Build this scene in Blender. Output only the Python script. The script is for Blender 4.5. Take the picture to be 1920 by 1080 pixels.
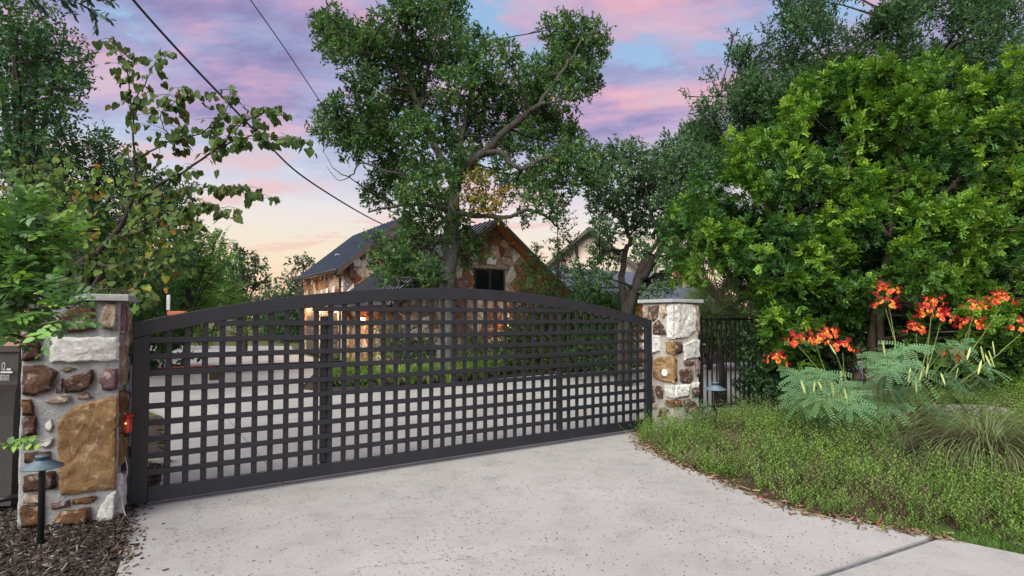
import bpy, bmesh, math, random
import numpy as np
from mathutils import Vector, Matrix, noise as mnoise

for _o in list(bpy.data.objects):
    bpy.data.objects.remove(_o)
sc = bpy.context.scene
COL = sc.collection
R = math.radians
random.seed(7)
rng = np.random.default_rng(11)

# ------------------------------------------------------------------ camera
F, CX, CYS, H = 1067.0, 960.0, 562.0, 1.55
PITCH = math.atan(33.0 / F)
cam_d = bpy.data.cameras.new('camera')
cam_d.sensor_width = 36.0
cam_d.lens = 36.0 * F / 1920.0
cam_d.shift_y = 22.0 / 1920.0
cam_d.clip_start = 0.05
cam_d.clip_end = 2000.0
cam = bpy.data.objects.new('camera', cam_d)
cam.location = (0, 0, H)
cam.rotation_euler = (R(90) + PITCH, 0, 0)
COL.objects.link(cam)
sc.camera = cam

# ------------------------------------------------------------------ world
SUN_EL, SUN_AZ = 42.0, 205.0          # degrees; azimuth clockwise from +Y (behind the camera, to its left)
w = bpy.data.worlds.new('World')
sc.world = w
w.use_nodes = True
nt = w.node_tree
nt.nodes.clear()


def N(tree, kind, **kw):
    n = tree.nodes.new(kind)
    for k, v in kw.items():
        if k.startswith('i_'):
            key = k[2:]
            key = int(key) if key.isdigit() else key.replace('_', ' ')
            n.inputs[key].default_value = v
        else:
            setattr(n, k, v)
    return n


def ramp(tree, stops, src=None, interp='LINEAR'):
    n = tree.nodes.new('ShaderNodeValToRGB')
    n.color_ramp.interpolation = interp
    e = n.color_ramp.elements
    while len(e) > 1:
        e.remove(e[-1])
    for i, (p, c) in enumerate(stops):
        el = e[0] if i == 0 else e.new(p)
        el.position = p
        if not hasattr(c, '__len__'):
            c = (c, c, c)
        el.color = (c[0], c[1], c[2], 1)
    if src is not None:
        tree.links.new(src, n.inputs[0])
    return n


def srgb(r, g, b):
    f = lambda c: (c / 255 / 12.92) if c / 255 <= 0.04045 else ((c / 255 + 0.055) / 1.055) ** 2.4
    return (f(r), f(g), f(b))


def mixc(tree, fac, a, b, mode='MIX'):
    n = tree.nodes.new('ShaderNodeMix')
    n.data_type = 'RGBA'
    n.blend_type = mode
    n.clamp_factor = True
    for s, v in ((n.inputs[0], fac), (n.inputs[6], a), (n.inputs[7], b)):
        if isinstance(v, bpy.types.NodeSocket):
            tree.links.new(v, s)
        elif hasattr(v, '__len__'):
            s.default_value = (v[0], v[1], v[2], 1)
        else:
            s.default_value = v
    return n.outputs[2]


L = nt.links.new
tc = N(nt, 'ShaderNodeTexCoord')
sep = N(nt, 'ShaderNodeSeparateXYZ')
L(tc.outputs['Generated'], sep.inputs[0])
base = ramp(nt, [(0.0, srgb(252, 200, 165)), (0.055, srgb(253, 216, 178)), (0.11, srgb(252, 232, 200)), (0.19, srgb(240, 232, 232)),
                 (0.27, srgb(196, 218, 238)), (0.36, srgb(164, 197, 230)), (0.5, srgb(156, 190, 230)), (1.0, srgb(154, 186, 230))],
            sep.outputs['Z'])
# cloud layer: direction projected on a flat layer overhead
addz = N(nt, 'ShaderNodeMath', operation='ADD', i_1=0.16)
L(sep.outputs['Z'], addz.inputs[0])
mx = N(nt, 'ShaderNodeMath', operation='MAXIMUM', i_1=0.05)
L(addz.outputs[0], mx.inputs[0])
dx = N(nt, 'ShaderNodeMath', operation='DIVIDE')
L(sep.outputs['X'], dx.inputs[0]); L(mx.outputs[0], dx.inputs[1])
dy = N(nt, 'ShaderNodeMath', operation='DIVIDE')
L(sep.outputs['Y'], dy.inputs[0]); L(mx.outputs[0], dy.inputs[1])
cmb = N(nt, 'ShaderNodeCombineXYZ')
L(dx.outputs[0], cmb.inputs[0]); L(dy.outputs[0], cmb.inputs[1])
mp = N(nt, 'ShaderNodeMapping')
mp.inputs['Location'].default_value = (3.1, 1.7, 0.0)
mp.inputs['Rotation'].default_value = (0, 0, R(-24))
mp.inputs['Scale'].default_value = (0.85, 1.25, 1.0)
L(cmb.outputs[0], mp.inputs[0])
n1 = N(nt, 'ShaderNodeTexNoise', i_Scale=1.7, i_Detail=12.0, i_Roughness=0.66, i_Distortion=0.2)
L(mp.outputs[0], n1.inputs['Vector'])
mp2 = N(nt, 'ShaderNodeMapping')
mp2.inputs['Location'].default_value = (7.3, 4.2, 2.0)
mp2.inputs['Scale'].default_value = (0.9, 1.5, 1.0)
L(cmb.outputs[0], mp2.inputs[0])
n2 = N(nt, 'ShaderNodeTexNoise', i_Scale=2.0, i_Detail=11.0, i_Roughness=0.64, i_Distortion=0.2)
L(mp2.outputs[0], n2.inputs['Vector'])
cov = ramp(nt, [(0.38, 0.0), (0.46, 0.68), (0.56, 1.0)], n1.outputs[0], 'EASE')
elev = ramp(nt, [(0.16, 0.0), (0.25, 0.35), (0.31, 0.92), (1.0, 0.92)], sep.outputs['Z'], 'EASE')
cf = N(nt, 'ShaderNodeMath', operation='MULTIPLY')
L(cov.outputs[0], cf.inputs[0]); L(elev.outputs[0], cf.inputs[1])
ccol = ramp(nt, [(0.34, srgb(136, 122, 172)), (0.43, srgb(162, 142, 188)), (0.50, srgb(196, 160, 196)), (0.575, srgb(232, 174, 192)), (0.68, srgb(246, 190, 196))], n2.outputs[0])
sky1 = mixc(nt, cf.outputs[0], base.outputs[0], ccol.outputs[0])
# faint peach streaks low down
cov2 = ramp(nt, [(0.50, 0.0), (0.62, 1.0)], n2.outputs[0], 'EASE')
low = ramp(nt, [(0.06, 0.0), (0.12, 0.5), (0.22, 0.55), (0.3, 0.0)], sep.outputs['Z'], 'EASE')
cf2 = N(nt, 'ShaderNodeMath', operation='MULTIPLY')
L(cov2.outputs[0], cf2.inputs[0]); L(low.outputs[0], cf2.inputs[1])
sky2 = mixc(nt, cf2.outputs[0], sky1, srgb(244, 184, 176))
nis = N(nt, 'ShaderNodeTexSky', sky_type='NISHITA')
nis.sun_disc = False
nis.sun_elevation = R(SUN_EL)
nis.sun_rotation = R(SUN_AZ)
bg1 = N(nt, 'ShaderNodeBackground', i_Strength=0.50)
L(sky2, bg1.inputs[0])
bg2 = N(nt, 'ShaderNodeBackground', i_Strength=0.06)
L(nis.outputs[0], bg2.inputs[0])
mixb = N(nt, 'ShaderNodeMixShader', i_0=0.12)
L(bg1.outputs[0], mixb.inputs[1]); L(bg2.outputs[0], mixb.inputs[2])
wo = N(nt, 'ShaderNodeOutputWorld')
L(mixb.outputs[0], wo.inputs[0])

sun_d = bpy.data.lights.new('sun', 'SUN')
sun_d.energy = 3.5
sun_d.angle = R(60)
sun_d.color = (1.0, 0.975, 0.86)
sun = bpy.data.objects.new('sun', sun_d)
az, el_ = R(SUN_AZ), R(SUN_EL)
to_sun = Vector((math.sin(az) * math.cos(el_), math.cos(az) * math.cos(el_), math.sin(el_)))
sun.rotation_euler = (-to_sun).to_track_quat('-Z', 'Y').to_euler()
sun.location = to_sun * 30
COL.objects.link(sun)

sc.view_settings.view_transform = 'Standard'
sc.view_settings.look = 'None'
sc.view_settings.exposure = 1.06
sc.view_settings.gamma = 1.0
sc.view_settings.use_curve_mapping = False
sc.cycles.max_bounces = 7
sc.cycles.diffuse_bounces = 3
sc.cycles.glossy_bounces = 3
sc.cycles.transmission_bounces = 4
sc.cycles.transparent_max_bounces = 4
sc.cycles.caustics_reflective = False
sc.cycles.caustics_refractive = False
sc.cycles.use_denoising = True
sc.cycles.use_adaptive_sampling = True
sc.cycles.adaptive_threshold = 0.01

# ------------------------------------------------------------------ helpers


def W(px, py, D):
    """photo pixel + distance along the view (metres) -> world point"""
    u, v = (px - CX) / F, -(py - CYS) / F
    c, s = math.cos(PITCH), math.sin(PITCH)
    d = Vector((u, c - v * s, s + v * c))
    k = D / d.y
    return Vector((d.x * k, D, H + d.z * k))


def onplane(px, py, p0, n):
    u, v = (px - CX) / F, -(py - CYS) / F
    c, s = math.cos(PITCH), math.sin(PITCH)
    d = Vector((u, c - v * s, s + v * c))
    o = Vector((0, 0, H))
    return o + d * ((p0 - o).dot(n) / d.dot(n))


def tag(o, label=None, cat=None, group=None, kind=None):
    if label: o['label'] = label
    if cat: o['category'] = cat
    if group: o['group'] = group
    if kind: o['kind'] = kind
    return o


def thing(name, label, cat, loc=(0, 0, 0), rz=0.0, group=None):
    o = bpy.data.objects.new(name, None)
    o.empty_display_size = 0.1
    o.location = loc
    o.rotation_euler = (0, 0, rz)
    COL.objects.link(o)
    return tag(o, label, cat, group)


def link(name, me, mat=None, parent=None, loc=None, rz=None, smooth=False):
    o = bpy.data.objects.new(name, me)
    COL.objects.link(o)
    if mat is not None and not me.materials:
        me.materials.append(mat)
    if parent is not None:
        o.parent = parent
    if loc is not None: o.location = loc
    if rz is not None: o.rotation_euler = (0, 0, rz)
    if smooth:
        me.polygons.foreach_set('use_smooth', np.ones(len(me.polygons), dtype=bool))
    return o


def pymesh(name, v, f):
    me = bpy.data.meshes.new(name)
    me.from_pydata([tuple(x) for x in v], [], f)
    me.update()
    return me


def bm_mesh(name, bm):
    bmesh.ops.recalc_face_normals(bm, faces=bm.faces)
    me = bpy.data.meshes.new(name)
    bm.to_mesh(me)
    bm.free()
    return me


def add_box(bm, c, s, bevel=0.0, rot=None):
    M = Matrix.Translation(c)
    if rot is not None: M = M @ rot
    r = bmesh.ops.create_cube(bm, size=1.0, matrix=M @ Matrix.Diagonal((s[0], s[1], s[2], 1)))
    if bevel:
        es = list({e for v in r['verts'] for e in v.link_edges})
        bmesh.ops.bevel(bm, geom=es, offset=bevel, segments=1, affect='EDGES')


def box(name, c, s, mat, parent=None, bevel=0.004, rot=None):
    bm = bmesh.new()
    add_box(bm, c, s, bevel, rot)
    return link(name, bm_mesh(name, bm), mat, parent)


def add_lathe(bm, prof, c=(0, 0, 0), seg=16, caps=True):
    rings = []
    for r, z in prof:
        rings.append([bm.verts.new((c[0] + r * math.cos(2 * math.pi * k / seg), c[1] + r * math.sin(2 * math.pi * k / seg), c[2] + z)) for k in range(seg)])
    for a, b in zip(rings, rings[1:]):
        for k in range(seg):
            bm.faces.new((a[k], a[(k + 1) % seg], b[(k + 1) % seg], b[k]))
    if caps:
        bm.faces.new(rings[0]); bm.faces.new(rings[-1])


def lathe(name, prof, mat, parent=None, c=(0, 0, 0), seg=16, smooth=True):
    bm = bmesh.new()
    add_lathe(bm, prof, c, seg)
    o = link(name, bm_mesh(name, bm), mat, parent)
    if smooth:
        for p in o.data.polygons: p.use_smooth = len(p.vertices) == 4
    return o


class Tubes:
    def __init__(self): self.v = []; self.f = []

    def add(self, pts, radii, n=6, cap=True):
        pts = [Vector(p) for p in pts]
        m = len(pts)
        if not hasattr(radii, '__len__'): radii = [radii] * m
        b0 = len(self.v)
        up = None
        for i, p in enumerate(pts):
            t = (pts[min(i + 1, m - 1)] - pts[max(i - 1, 0)])
            if t.length < 1e-9: t = Vector((0, 0, 1))
            t.normalize()
            if up is None:
                up = Vector((1, 0, 0)) if abs(t.x) < 0.8 else Vector((0, 1, 0))
            a = (up - t * up.dot(t)).normalized()
            up = a
            b = t.cross(a)
            for k in range(n):
                an = 2 * math.pi * k / n
                self.v.append(p + (a * math.cos(an) + b * math.sin(an)) * radii[i])
        for i in range(m - 1):
            for k in range(n):
                q = b0 + i * n
                self.f.append((q + k, q + (k + 1) % n, q + n + (k + 1) % n, q + n + k))
        if cap:
            self.f.append(tuple(b0 + k for k in range(n))[::-1])
            self.f.append(tuple(b0 + (m - 1) * n + k for k in range(n)))
        return self

    def build(self, name, mat, parent=None, smooth=True):
        return link(name, pymesh(name, self.v, self.f), mat, parent, smooth=smooth)


def smooth_path(pts, sub=4, jit=0.0):
    pts = [Vector(p) for p in pts]
    out = []
    for i in range(len(pts) - 1):
        p0, p1, p2, p3 = pts[max(i - 1, 0)], pts[i], pts[i + 1], pts[min(i + 2, len(pts) - 1)]
        for k in range(sub):
            t = k / sub
            q = 0.5 * ((2 * p1) + (p2 - p0) * t + (2 * p0 - 5 * p1 + 4 * p2 - p3) * t * t + (3 * p1 - p0 - 3 * p2 + p3) * t ** 3)
            if jit and (i or k): q = q + Vector((random.uniform(-jit, jit), random.uniform(-jit, jit), random.uniform(-jit, jit)))
            out.append(q)
    out.append(pts[-1])
    return out


def lerp_list(a, b, n):
    return [a + (b - a) * i / max(n - 1, 1) for i in range(n)]


SHAPES = {
    'leaflet': ([(0, 0, 0), (.5, .55, .06), (0, 1, -.04), (-.5, .55, .06)], [(0, 1, 2), (0, 2, 3)]),
    'diamond': ([(0, 0, 0), (.5, .45, .07), (0, 1, -.03), (-.5, .45, .07)], [(0, 1, 2), (0, 2, 3)]),
    'oval': ([(0, 0, 0), (.40, .24, .05), (.45, .66, .05), (0, 1, -.06), (-.45, .66, .05), (-.40, .24, .05)], [(0, 1, 2, 3), (0, 3, 4, 5)]),
    'heart': ([(0, .08, 0), (.26, -.07, .05), (.52, .17, .09), (.38, .58, .05), (0, 1, -.12), (-.38, .58, .05), (-.52, .17, .09), (-.26, -.07, .05)],
              [(0, 1, 2, 3, 4), (0, 4, 5, 6, 7)]),
    'blade': ([(-.5, 0, 0), (.5, 0, 0), (.42, .5, 0), (-.42, .5, 0), (0, 1, 0)], [(0, 1, 2, 3), (3, 2, 4)]),
    'chip': ([(-.5, 0, 0), (.5, .05, 0), (.4, 1, 0), (-.45, .93, 0), (-.4, .05, .16), (.4, .1, .16), (.3, .92, .16), (-.35, .9, .16)],
             [(0, 3, 2, 1), (4, 5, 6, 7), (0, 1, 5, 4), (1, 2, 6, 5), (2, 3, 7, 6), (3, 0, 4, 7)]),
}


def nrm(a):
    return a / np.maximum(np.linalg.norm(a, axis=1, keepdims=True), 1e-9)


def scatter(name, P, D, Nn, Ln, Wd, shape, colr, mat, parent=None):
    """many leaf-sized pieces joined in one mesh, one colour each"""
    T, FC = SHAPES[shape]
    T = np.array(T)
    n, k = len(P), len(T)
    D = nrm(D)
    S = nrm(np.cross(D, Nn))
    Nn = np.cross(S, D)
    V = (P[:, None, :] + T[None, :, 1:2] * (D * Ln[:, None])[:, None, :] + T[None, :, 0:1] * (S * Wd[:, None])[:, None, :]
         + T[None, :, 2:3] * (Nn * Ln[:, None])[:, None, :]).reshape(-1, 3)
    me = bpy.data.meshes.new(name)
    me.vertices.add(n * k)
    me.vertices.foreach_set('co', V.astype(np.float32).ravel())
    loops = np.concatenate([np.array(f) for f in FC])
    sizes = np.array([len(f) for f in FC])
    nl = len(loops)
    allv = (np.arange(n)[:, None] * k + loops[None, :]).ravel()
    me.loops.add(n * nl)
    me.loops.foreach_set('vertex_index', allv.astype(np.int32))
    tot = np.tile(sizes, n)
    start = np.concatenate([[0], np.cumsum(tot)[:-1]])
    me.polygons.add(n * len(FC))
    me.polygons.foreach_set('loop_start', start.astype(np.int32))
    me.polygons.foreach_set('loop_total', tot.astype(np.int32))
    me.update(calc_edges=True)
    at = me.color_attributes.new('Col', 'FLOAT_COLOR', 'POINT')
    C4 = np.ones((n, k, 4), dtype=np.float32)
    C4[:, :, :3] = colr[:, None, :]
    at.data.foreach_set('color', C4.ravel())
    return link(name, me, mat, parent)


def rvec(n):
    return nrm(rng.normal(size=(n, 3)))


def pick_cols(n, cols, weights, jit=0.18, groups=None, gjit=0.0):
    cols = np.array(cols)
    wts = np.array(weights, dtype=float)
    idx = rng.choice(len(cols), size=n, p=wts / wts.sum())
    c = cols[idx] * (1 + rng.uniform(-jit, jit, size=(n, 1)))
    return np.clip(c, 0.002, 1)


def leaf_sprigs(P0, DR, K, Ls, leafL, leafW, cols, wts, pinnate=False, upb=0.5, spread=0.8, droop=0.0, ros=1):
    """P0,DR: sprig bases and directions. returns arrays for scatter()"""
    M = len(P0)
    DR = nrm(DR)
    t = (np.arange(K) + 0.6) / K
    P = P0[:, None, :] + DR[:, None, :] * (Ls * t)[None, :, None] * rng.uniform(.7, 1.2, size=(M, 1, 1))
    P[:, :, 2] -= droop * (t ** 2)[None, :] * Ls
    ref = np.zeros((M, 3)); ref[:, 2] = 1
    ref = ref + rng.normal(scale=.35, size=(M, 3))
    side = nrm(np.cross(DR, ref))
    nor = np.cross(side, DR)
    if pinnate:
        sg = np.where(np.arange(K) % 2 == 0, 1.0, -1.0)
        LD = side[:, None, :] * sg[None, :, None] * 0.9 + DR[:, None, :] * 0.45 + rng.normal(scale=.12, size=(M, K, 3))
        NN = nor[:, None, :] + rng.normal(scale=.25, size=(M, K, 3))
    else:
        LD = DR[:, None, :] * .6 + rng.normal(scale=spread, size=(M, K, 3))
        NN = rng.normal(scale=.6, size=(M, K, 3)); NN[:, :, 2] += upb * 1.6
        LD[:, :, 2] -= droop * .8
    cs = np.repeat(pick_cols(M // ros, cols, wts), ros, axis=0)
    C = np.repeat(cs[:, None, :], K, axis=1) * (1 + rng.uniform(-.15, .15, size=(M, K, 1)))
    n = M * K
    return (P.reshape(-1, 3), LD.reshape(-1, 3), NN.reshape(-1, 3), leafL * rng.uniform(.7, 1.2, n), leafW * rng.uniform(.75, 1.15, n), np.clip(C.reshape(-1, 3), .002, 1))


def clump_sprigs(clumps, dens, outb=0.7, upb=0.25, shell=2.0, squash=1.0, ros=1):
    """clumps: list of (Vector centre, radius) -> sprig bases/dirs"""
    PP, DD = [], []
    for c, r in clumps:
        n = max(4, int(dens * r * r * rng.uniform(.75, 1.25)))
        d = rvec(n)
        rad = r * rng.uniform(0, 1, n) ** (1 / shell)
        p = d * rad[:, None]
        p[:, 2] *= squash
        PP.append(np.array(c)[None, :] + p)
        dd = d * outb + rng.normal(scale=.45, size=(n, 3))
        dd[:, 2] += upb
        if ros > 1:
            PP[-1] = np.repeat(PP[-1], ros, axis=0)
            dd = np.repeat(nrm(dd), ros, axis=0) * .75 + nrm(rng.normal(size=(n * ros, 3)))
        DD.append(dd)
    return np.concatenate(PP), np.concatenate(DD)


# ------------------------------------------------------------------ materials
MATS = {}


def newmat(name):
    m = bpy.data.materials.new(name)
    m.use_nodes = True
    t = m.node_tree
    t.nodes.clear()
    out = t.nodes.new('ShaderNodeOutputMaterial')
    MATS[name] = m
    return m, t, out


def principled(t, out, rough=0.6, metal=0.0, spec=0.5):
    b = t.nodes.new('ShaderNodeBsdfPrincipled')
    b.inputs['Roughness'].default_value = rough
    b.inputs['Metallic'].default_value = metal
    b.inputs['Specular IOR Level'].default_value = spec
    t.links.new(b.outputs[0], out.inputs[0])
    return b


def noise(t, scale, detail=4, rough=0.55, dist=0.0, vec=None, coord='Object'):
    if vec is None:
        c = t.nodes.new('ShaderNodeTexCoord')
        vec = c.outputs[coord]
    n = N(t, 'ShaderNodeTexNoise', i_Scale=scale, i_Detail=float(detail), i_Roughness=rough, i_Distortion=dist)
    t.links.new(vec, n.inputs['Vector'])
    return n.outputs[0]


def bump(t, b, h, strength=0.3, dist=0.01):
    n = N(t, 'ShaderNodeBump', i_Strength=strength, i_Distance=dist)
    t.links.new(h, n.inputs['Height'])
    t.links.new(n.outputs[0], b.inputs['Normal'])
    return n


def simple(name, col, rough=0.5, metal=0.0, var=0.12, scale=6.0, bstr=0.0, bscale=60.0, bdist=0.004, spec=0.5):
    m, t, out = newmat(name)
    b = principled(t, out, rough, metal, spec)
    n = noise(t, scale, 5)
    c = mixc(t, ramp(t, [(.3, 0.0), (.7, 1.0)], n).outputs[0], [x * (1 - var) for x in col], [min(1, x * (1 + var)) for x in col])
    t.links.new(c, b.inputs['Base Color'])
    if bstr:
        bump(t, b, noise(t, bscale, 4), bstr, bdist)
    return m


def stone_mat(name, a, bcol, crust, crust_amt=0.45, scale=5.0):
    """rough field stone: two rock tones in patches plus pale lime crust"""
    m, t, out = newmat(name)
    b = principled(t, out, 1.0, 0, 0.06)
    tcn = t.nodes.new('ShaderNodeTexCoord')
    oi = t.nodes.new('ShaderNodeObjectInfo')
    add = N(t, 'ShaderNodeVectorMath', operation='ADD')
    sc_ = N(t, 'ShaderNodeVectorMath', operation='SCALE')
    sc_.inputs['Scale'].default_value = 13.0
    cb = t.nodes.new('ShaderNodeCombineXYZ')
    t.links.new(oi.outputs['Random'], cb.inputs[0]); t.links.new(oi.outputs['Random'], cb.inputs[1])
    t.links.new(cb.outputs[0], sc_.inputs[0])
    t.links.new(tcn.outputs['Object'], add.inputs[0]); t.links.new(sc_.outputs[0], add.inputs[1])
    v = add.outputs[0]
    n_a = noise(t, scale, 6, .6, .6, v)
    n_b = noise(t, scale * 2.6, 8, .65, .4, v)
    n_c = noise(t, scale * 9, 8, .75, .3, v)
    c1 = mixc(t, ramp(t, [(.36, 0.0), (.64, 1.0)], n_a).outputs[0], a, bcol)
    c2 = mixc(t, ramp(t, [(.60 - .25 * crust_amt, 0.0), (.72 - .2 * crust_amt, 1.0)], n_b).outputs[0], c1, crust)
    c3 = mixc(t, 0.55, c2, ramp(t, [(.25, .25), (.48, 1.0), (.8, 1.25)], n_c).outputs[0], 'MULTIPLY')  # rock grain, plus relief shade painted into the colour as darker cracks
    vr = N(t, 'ShaderNodeMapRange', i_3=0.78, i_4=1.2)
    t.links.new(oi.outputs['Random'], vr.inputs[0])
    hs = N(t, 'ShaderNodeHueSaturation')
    t.links.new(vr.outputs[0], hs.inputs['Value']); t.links.new(c3, hs.inputs['Color'])
    t.links.new(hs.outputs[0], b.inputs['Base Color'])
    bump(t, b, mixc(t, .5, n_b, n_c), 1.0, 0.035)
    return m


stone_mat('stone_white', (.62, .62, .605), (.47, .47, .455), (.72, .72, .71), .5, 6)
stone_mat('stone_gold', (.30, .195, .10), (.15, .088, .045), (.42, .33, .23), .2, 5)
stone_mat('stone_brown', (.115, .066, .05), (.075, .046, .038), (.40, .35, .31), .32, 6)
stone_mat('stone_rust', (.20, .105, .055), (.10, .055, .036), (.42, .36, .30), .33, 6)
stone_mat('stone_tan', (.33, .255, .19), (.24, .17, .125), (.50, .46, .41), .5, 6)
stone_mat('stone_mauve', (.21, .13, .13), (.15, .09, .10), (.45, .42, .42), .35, 6)
stone_mat('stone_redbrick', (.24, .085, .05), (.16, .06, .04), (.42, .3, .25), .1, 4)
stone_mat('wall_white', (.60, .57, .52), (.48, .44, .39), (.70, .68, .64), .4, 5)
stone_mat('wall_tan', (.42, .33, .25), (.32, .22, .15), (.55, .48, .40), .4, 5)
stone_mat('wall_rust', (.29, .155, .085), (.20, .10, .055), (.42, .32, .24), .25, 5)
stone_mat('wall_brown', (.19, .115, .08), (.13, .08, .06), (.34, .27, .22), .2, 5)
stone_mat('limestone_grey', (.36, .35, .32), (.27, .26, .24), (.50, .48, .45), .4, 4)
simple('mortar', (.29, .302, .315), .95, 0, .22, 9, .9, 55, .012, .2)
simple('mortar_warm', (.40, .375, .345), .95, 0, .2, 7, .6, 40, .012, .2)
simple('cap_stone', (.30, .315, .32), .9, 0, .12, 14, .4, 80, .004, .2)
simple('gate_paint', (.0120, .0138, .0200), .40, .0, .22, 5, .12, 260, .001, .5)
simple('black_iron', (.012, .012, .014), .45, .2, .1, 8, 0)
simple('galvanised', (.42, .45, .48), .45, .5, .2, 12, .2, 60)
simple('lamp_metal', (.075, .115, .15), .6, .1, .2, 12, .2, 120, .002)
simple('lamp_stem', (.018, .020, .023), .5, .1, .2, 10)
simple('red_plastic', (.48, .012, .02), .25, 0, .1, 10)
simple('red_lens', (.42, .05, .03), .15, 0, .3, 20)
simple('yellow_tag', (.12, .10, .03), .6)
simple('white_plastic', (.8, .81, .82), .4, 0, .03)
simple('bin_print', (.42, .44, .48), .6)
simple('bin_plastic', (.045, .040, .040), .5, 0, .25, 4, .1, 40)
simple('bin_lid', (.17, .085, .05), .45, 0, .3, 5, .2, 60)
simple('dark_roof', (.0065, .015, .036), .6, .0, .08, 4, 0, 60, .004, .2)
simple('pan_sheen', (.42, .43, .45), .45, .0, .1, 8)  # ribbed roof's pan: pale tone paints in the reflected sky
simple('seam_blue', (.020, .032, .056), .5, 0, .1, 8)
simple('rib_shade', (.010, .014, .022), .6, .0, .1, 8)  # near-black ribs: shade of their near sides put into the colour
simple('grey_roof', (.13, .15, .185), .4, .5, .08, 5)
simple('fascia', (.055, .040, .034), .6, 0, .2, 6)
simple('cedar_soffit', (.30, .115, .035), .55, 0, .35, 7, .2, 30)
simple('dark_wood', (.045, .028, .020), .6, 0, .3, 8, .2, 30)
simple('stucco_cream', (.62, .52, .44), .95, 0, .06, 3, .2, 60)
m, t, out = newmat('siding_wood')
b = principled(t, out, .95, 0, .15)
tcn = t.nodes.new('ShaderNodeTexCoord')
mp = N(t, 'ShaderNodeMapping'); mp.inputs['Scale'].default_value = (9, 9, 1.1)
t.links.new(tcn.outputs['Object'], mp.inputs[0])
n_a = noise(t, 1.0, 7, .65, .5, mp.outputs[0])
t.links.new(ramp(t, [(.30, (.045, .03, .022)), (.46, (.16, .115, .08)), (.58, (.30, .25, .20)), (.72, (.42, .38, .33))], n_a).outputs[0], b.inputs['Base Color'])
bump(t, b, n_a, .8, .03)
simple('gutter', (.028, .024, .024), .5, .2, .1, 6)
simple('window_frame', (.035, .026, .024), .4, 0, .15)
simple('cable_rubber', (.018, .018, .020), .6)
simple('grey_cable', (.28, .29, .30), .6)
simple('terracotta', (.36, .10, .05), .8, 0, .2, 10)
simple('joint_filler', (.075, .085, .095), .95, 0, .35, 14, .5, 60)

m, t, out = newmat('window_glass')
b = principled(t, out, .08, 0, .12)
b.inputs['Base Color'].default_value = (.006, .012, .012, 1)

m, t, out = newmat('lamp_glow')
e = N(t, 'ShaderNodeEmission', i_Strength=9.0)
e.inputs[0].default_value = (1.0, .55, .25, 1)
t.links.new(e.outputs[0], out.inputs[0])

m, t, out = newmat('indicator_glow')
e = N(t, 'ShaderNodeEmission', i_Strength=2.5)
e.inputs[0].default_value = (1.0, .5, .1, 1)
t.links.new(e.outputs[0], out.inputs[0])

# concrete
m, t, out = newmat('concrete')
b = principled(t, out, .9, 0, .25)
tcn = t.nodes.new('ShaderNodeTexCoord'); v = tcn.outputs['Object']
n_a = noise(t, .55, 5, .6, .4, v); n_b = noise(t, 3.2, 7, .65, .2, v); n_c = noise(t, 42, 4, .6, 0, v); n_d = noise(t, 160, 3, .6, 0, v)
c1 = mixc(t, ramp(t, [(.3, 0.0), (.7, 1.0)], n_a).outputs[0], (.262, .257, .250), (.335, .329, .321))
c2 = mixc(t, .8, c1, ramp(t, [(.28, .78), (.5, 1.0), (.8, 1.08)], n_b).outputs[0], 'MULTIPLY')
c3 = mixc(t, .8, c2, ramp(t, [(.25, .62), (.42, .97), (.75, 1.08)], n_c).outputs[0], 'MULTIPLY')
# small pits, hairline cracks and old stains
vo = N(t, 'ShaderNodeTexVoronoi', i_Scale=17.0); t.links.new(v, vo.inputs['Vector'])
pit = ramp(t, [(.02, .45), (.055, 1.0)], vo.outputs['Distance'])
c4 = mixc(t, ramp(t, [(.35, .35), (.60, .9)], n_b).outputs[0], c3, mixc(t, 1.0, c3, pit.outputs[0], 'MULTIPLY'))
wv = N(t, 'ShaderNodeVectorMath', operation='ADD')
nv = N(t, 'ShaderNodeTexNoise', i_Scale=1.6, i_Detail=6.0, i_Roughness=.7); t.links.new(v, nv.inputs['Vector'])
t.links.new(v, wv.inputs[0]); t.links.new(nv.outputs['Color'], wv.inputs[1])
vc = N(t, 'ShaderNodeTexVoronoi', feature='DISTANCE_TO_EDGE', i_Scale=.42); t.links.new(wv.outputs[0], vc.inputs['Vector'])
crack = ramp(t, [(.0, .45), (.004, 1.0)], vc.outputs['Distance'])
c4 = mixc(t, ramp(t, [(.42, 0.0), (.55, .8)], n_a).outputs[0], c4, mixc(t, 1.0, c4, crack.outputs[0], 'MULTIPLY'))
t.links.new(c4, b.inputs['Base Color'])
bump(t, b, mixc(t, .5, n_c, n_d), .35, .004)

# soils
def soil(name, cols, sc_=18, st=.9):
    m, t, out = newmat(name)
    b = principled(t, out, 1.0, 0, .1)
    tcn = t.nodes.new('ShaderNodeTexCoord'); v = tcn.outputs['Object']
    na = noise(t, 1.3, 5, .6, .3, v); nb = noise(t, sc_, 8, .7, .5, v)
    c = mixc(t, ramp(t, [(.3, 0.0), (.7, 1.0)], nb).outputs[0], cols[0], cols[1])
    c = mixc(t, ramp(t, [(.45, 0.0), (.65, .6)], na).outputs[0], c, cols[2])
    t.links.new(c, b.inputs['Base Color'])
    bump(t, b, nb, st, .03)
    return m


soil('mulch_soil', [(.022, .017, .015), (.075, .06, .052), (.05, .04, .034)])
soil('bed_soil', [(.04, .028, .02), (.10, .072, .05), (.055, .06, .025)])
soil('grass_ground', [(.05, .06, .025), (.11, .11, .05), (.10, .08, .05)], 8)

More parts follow.
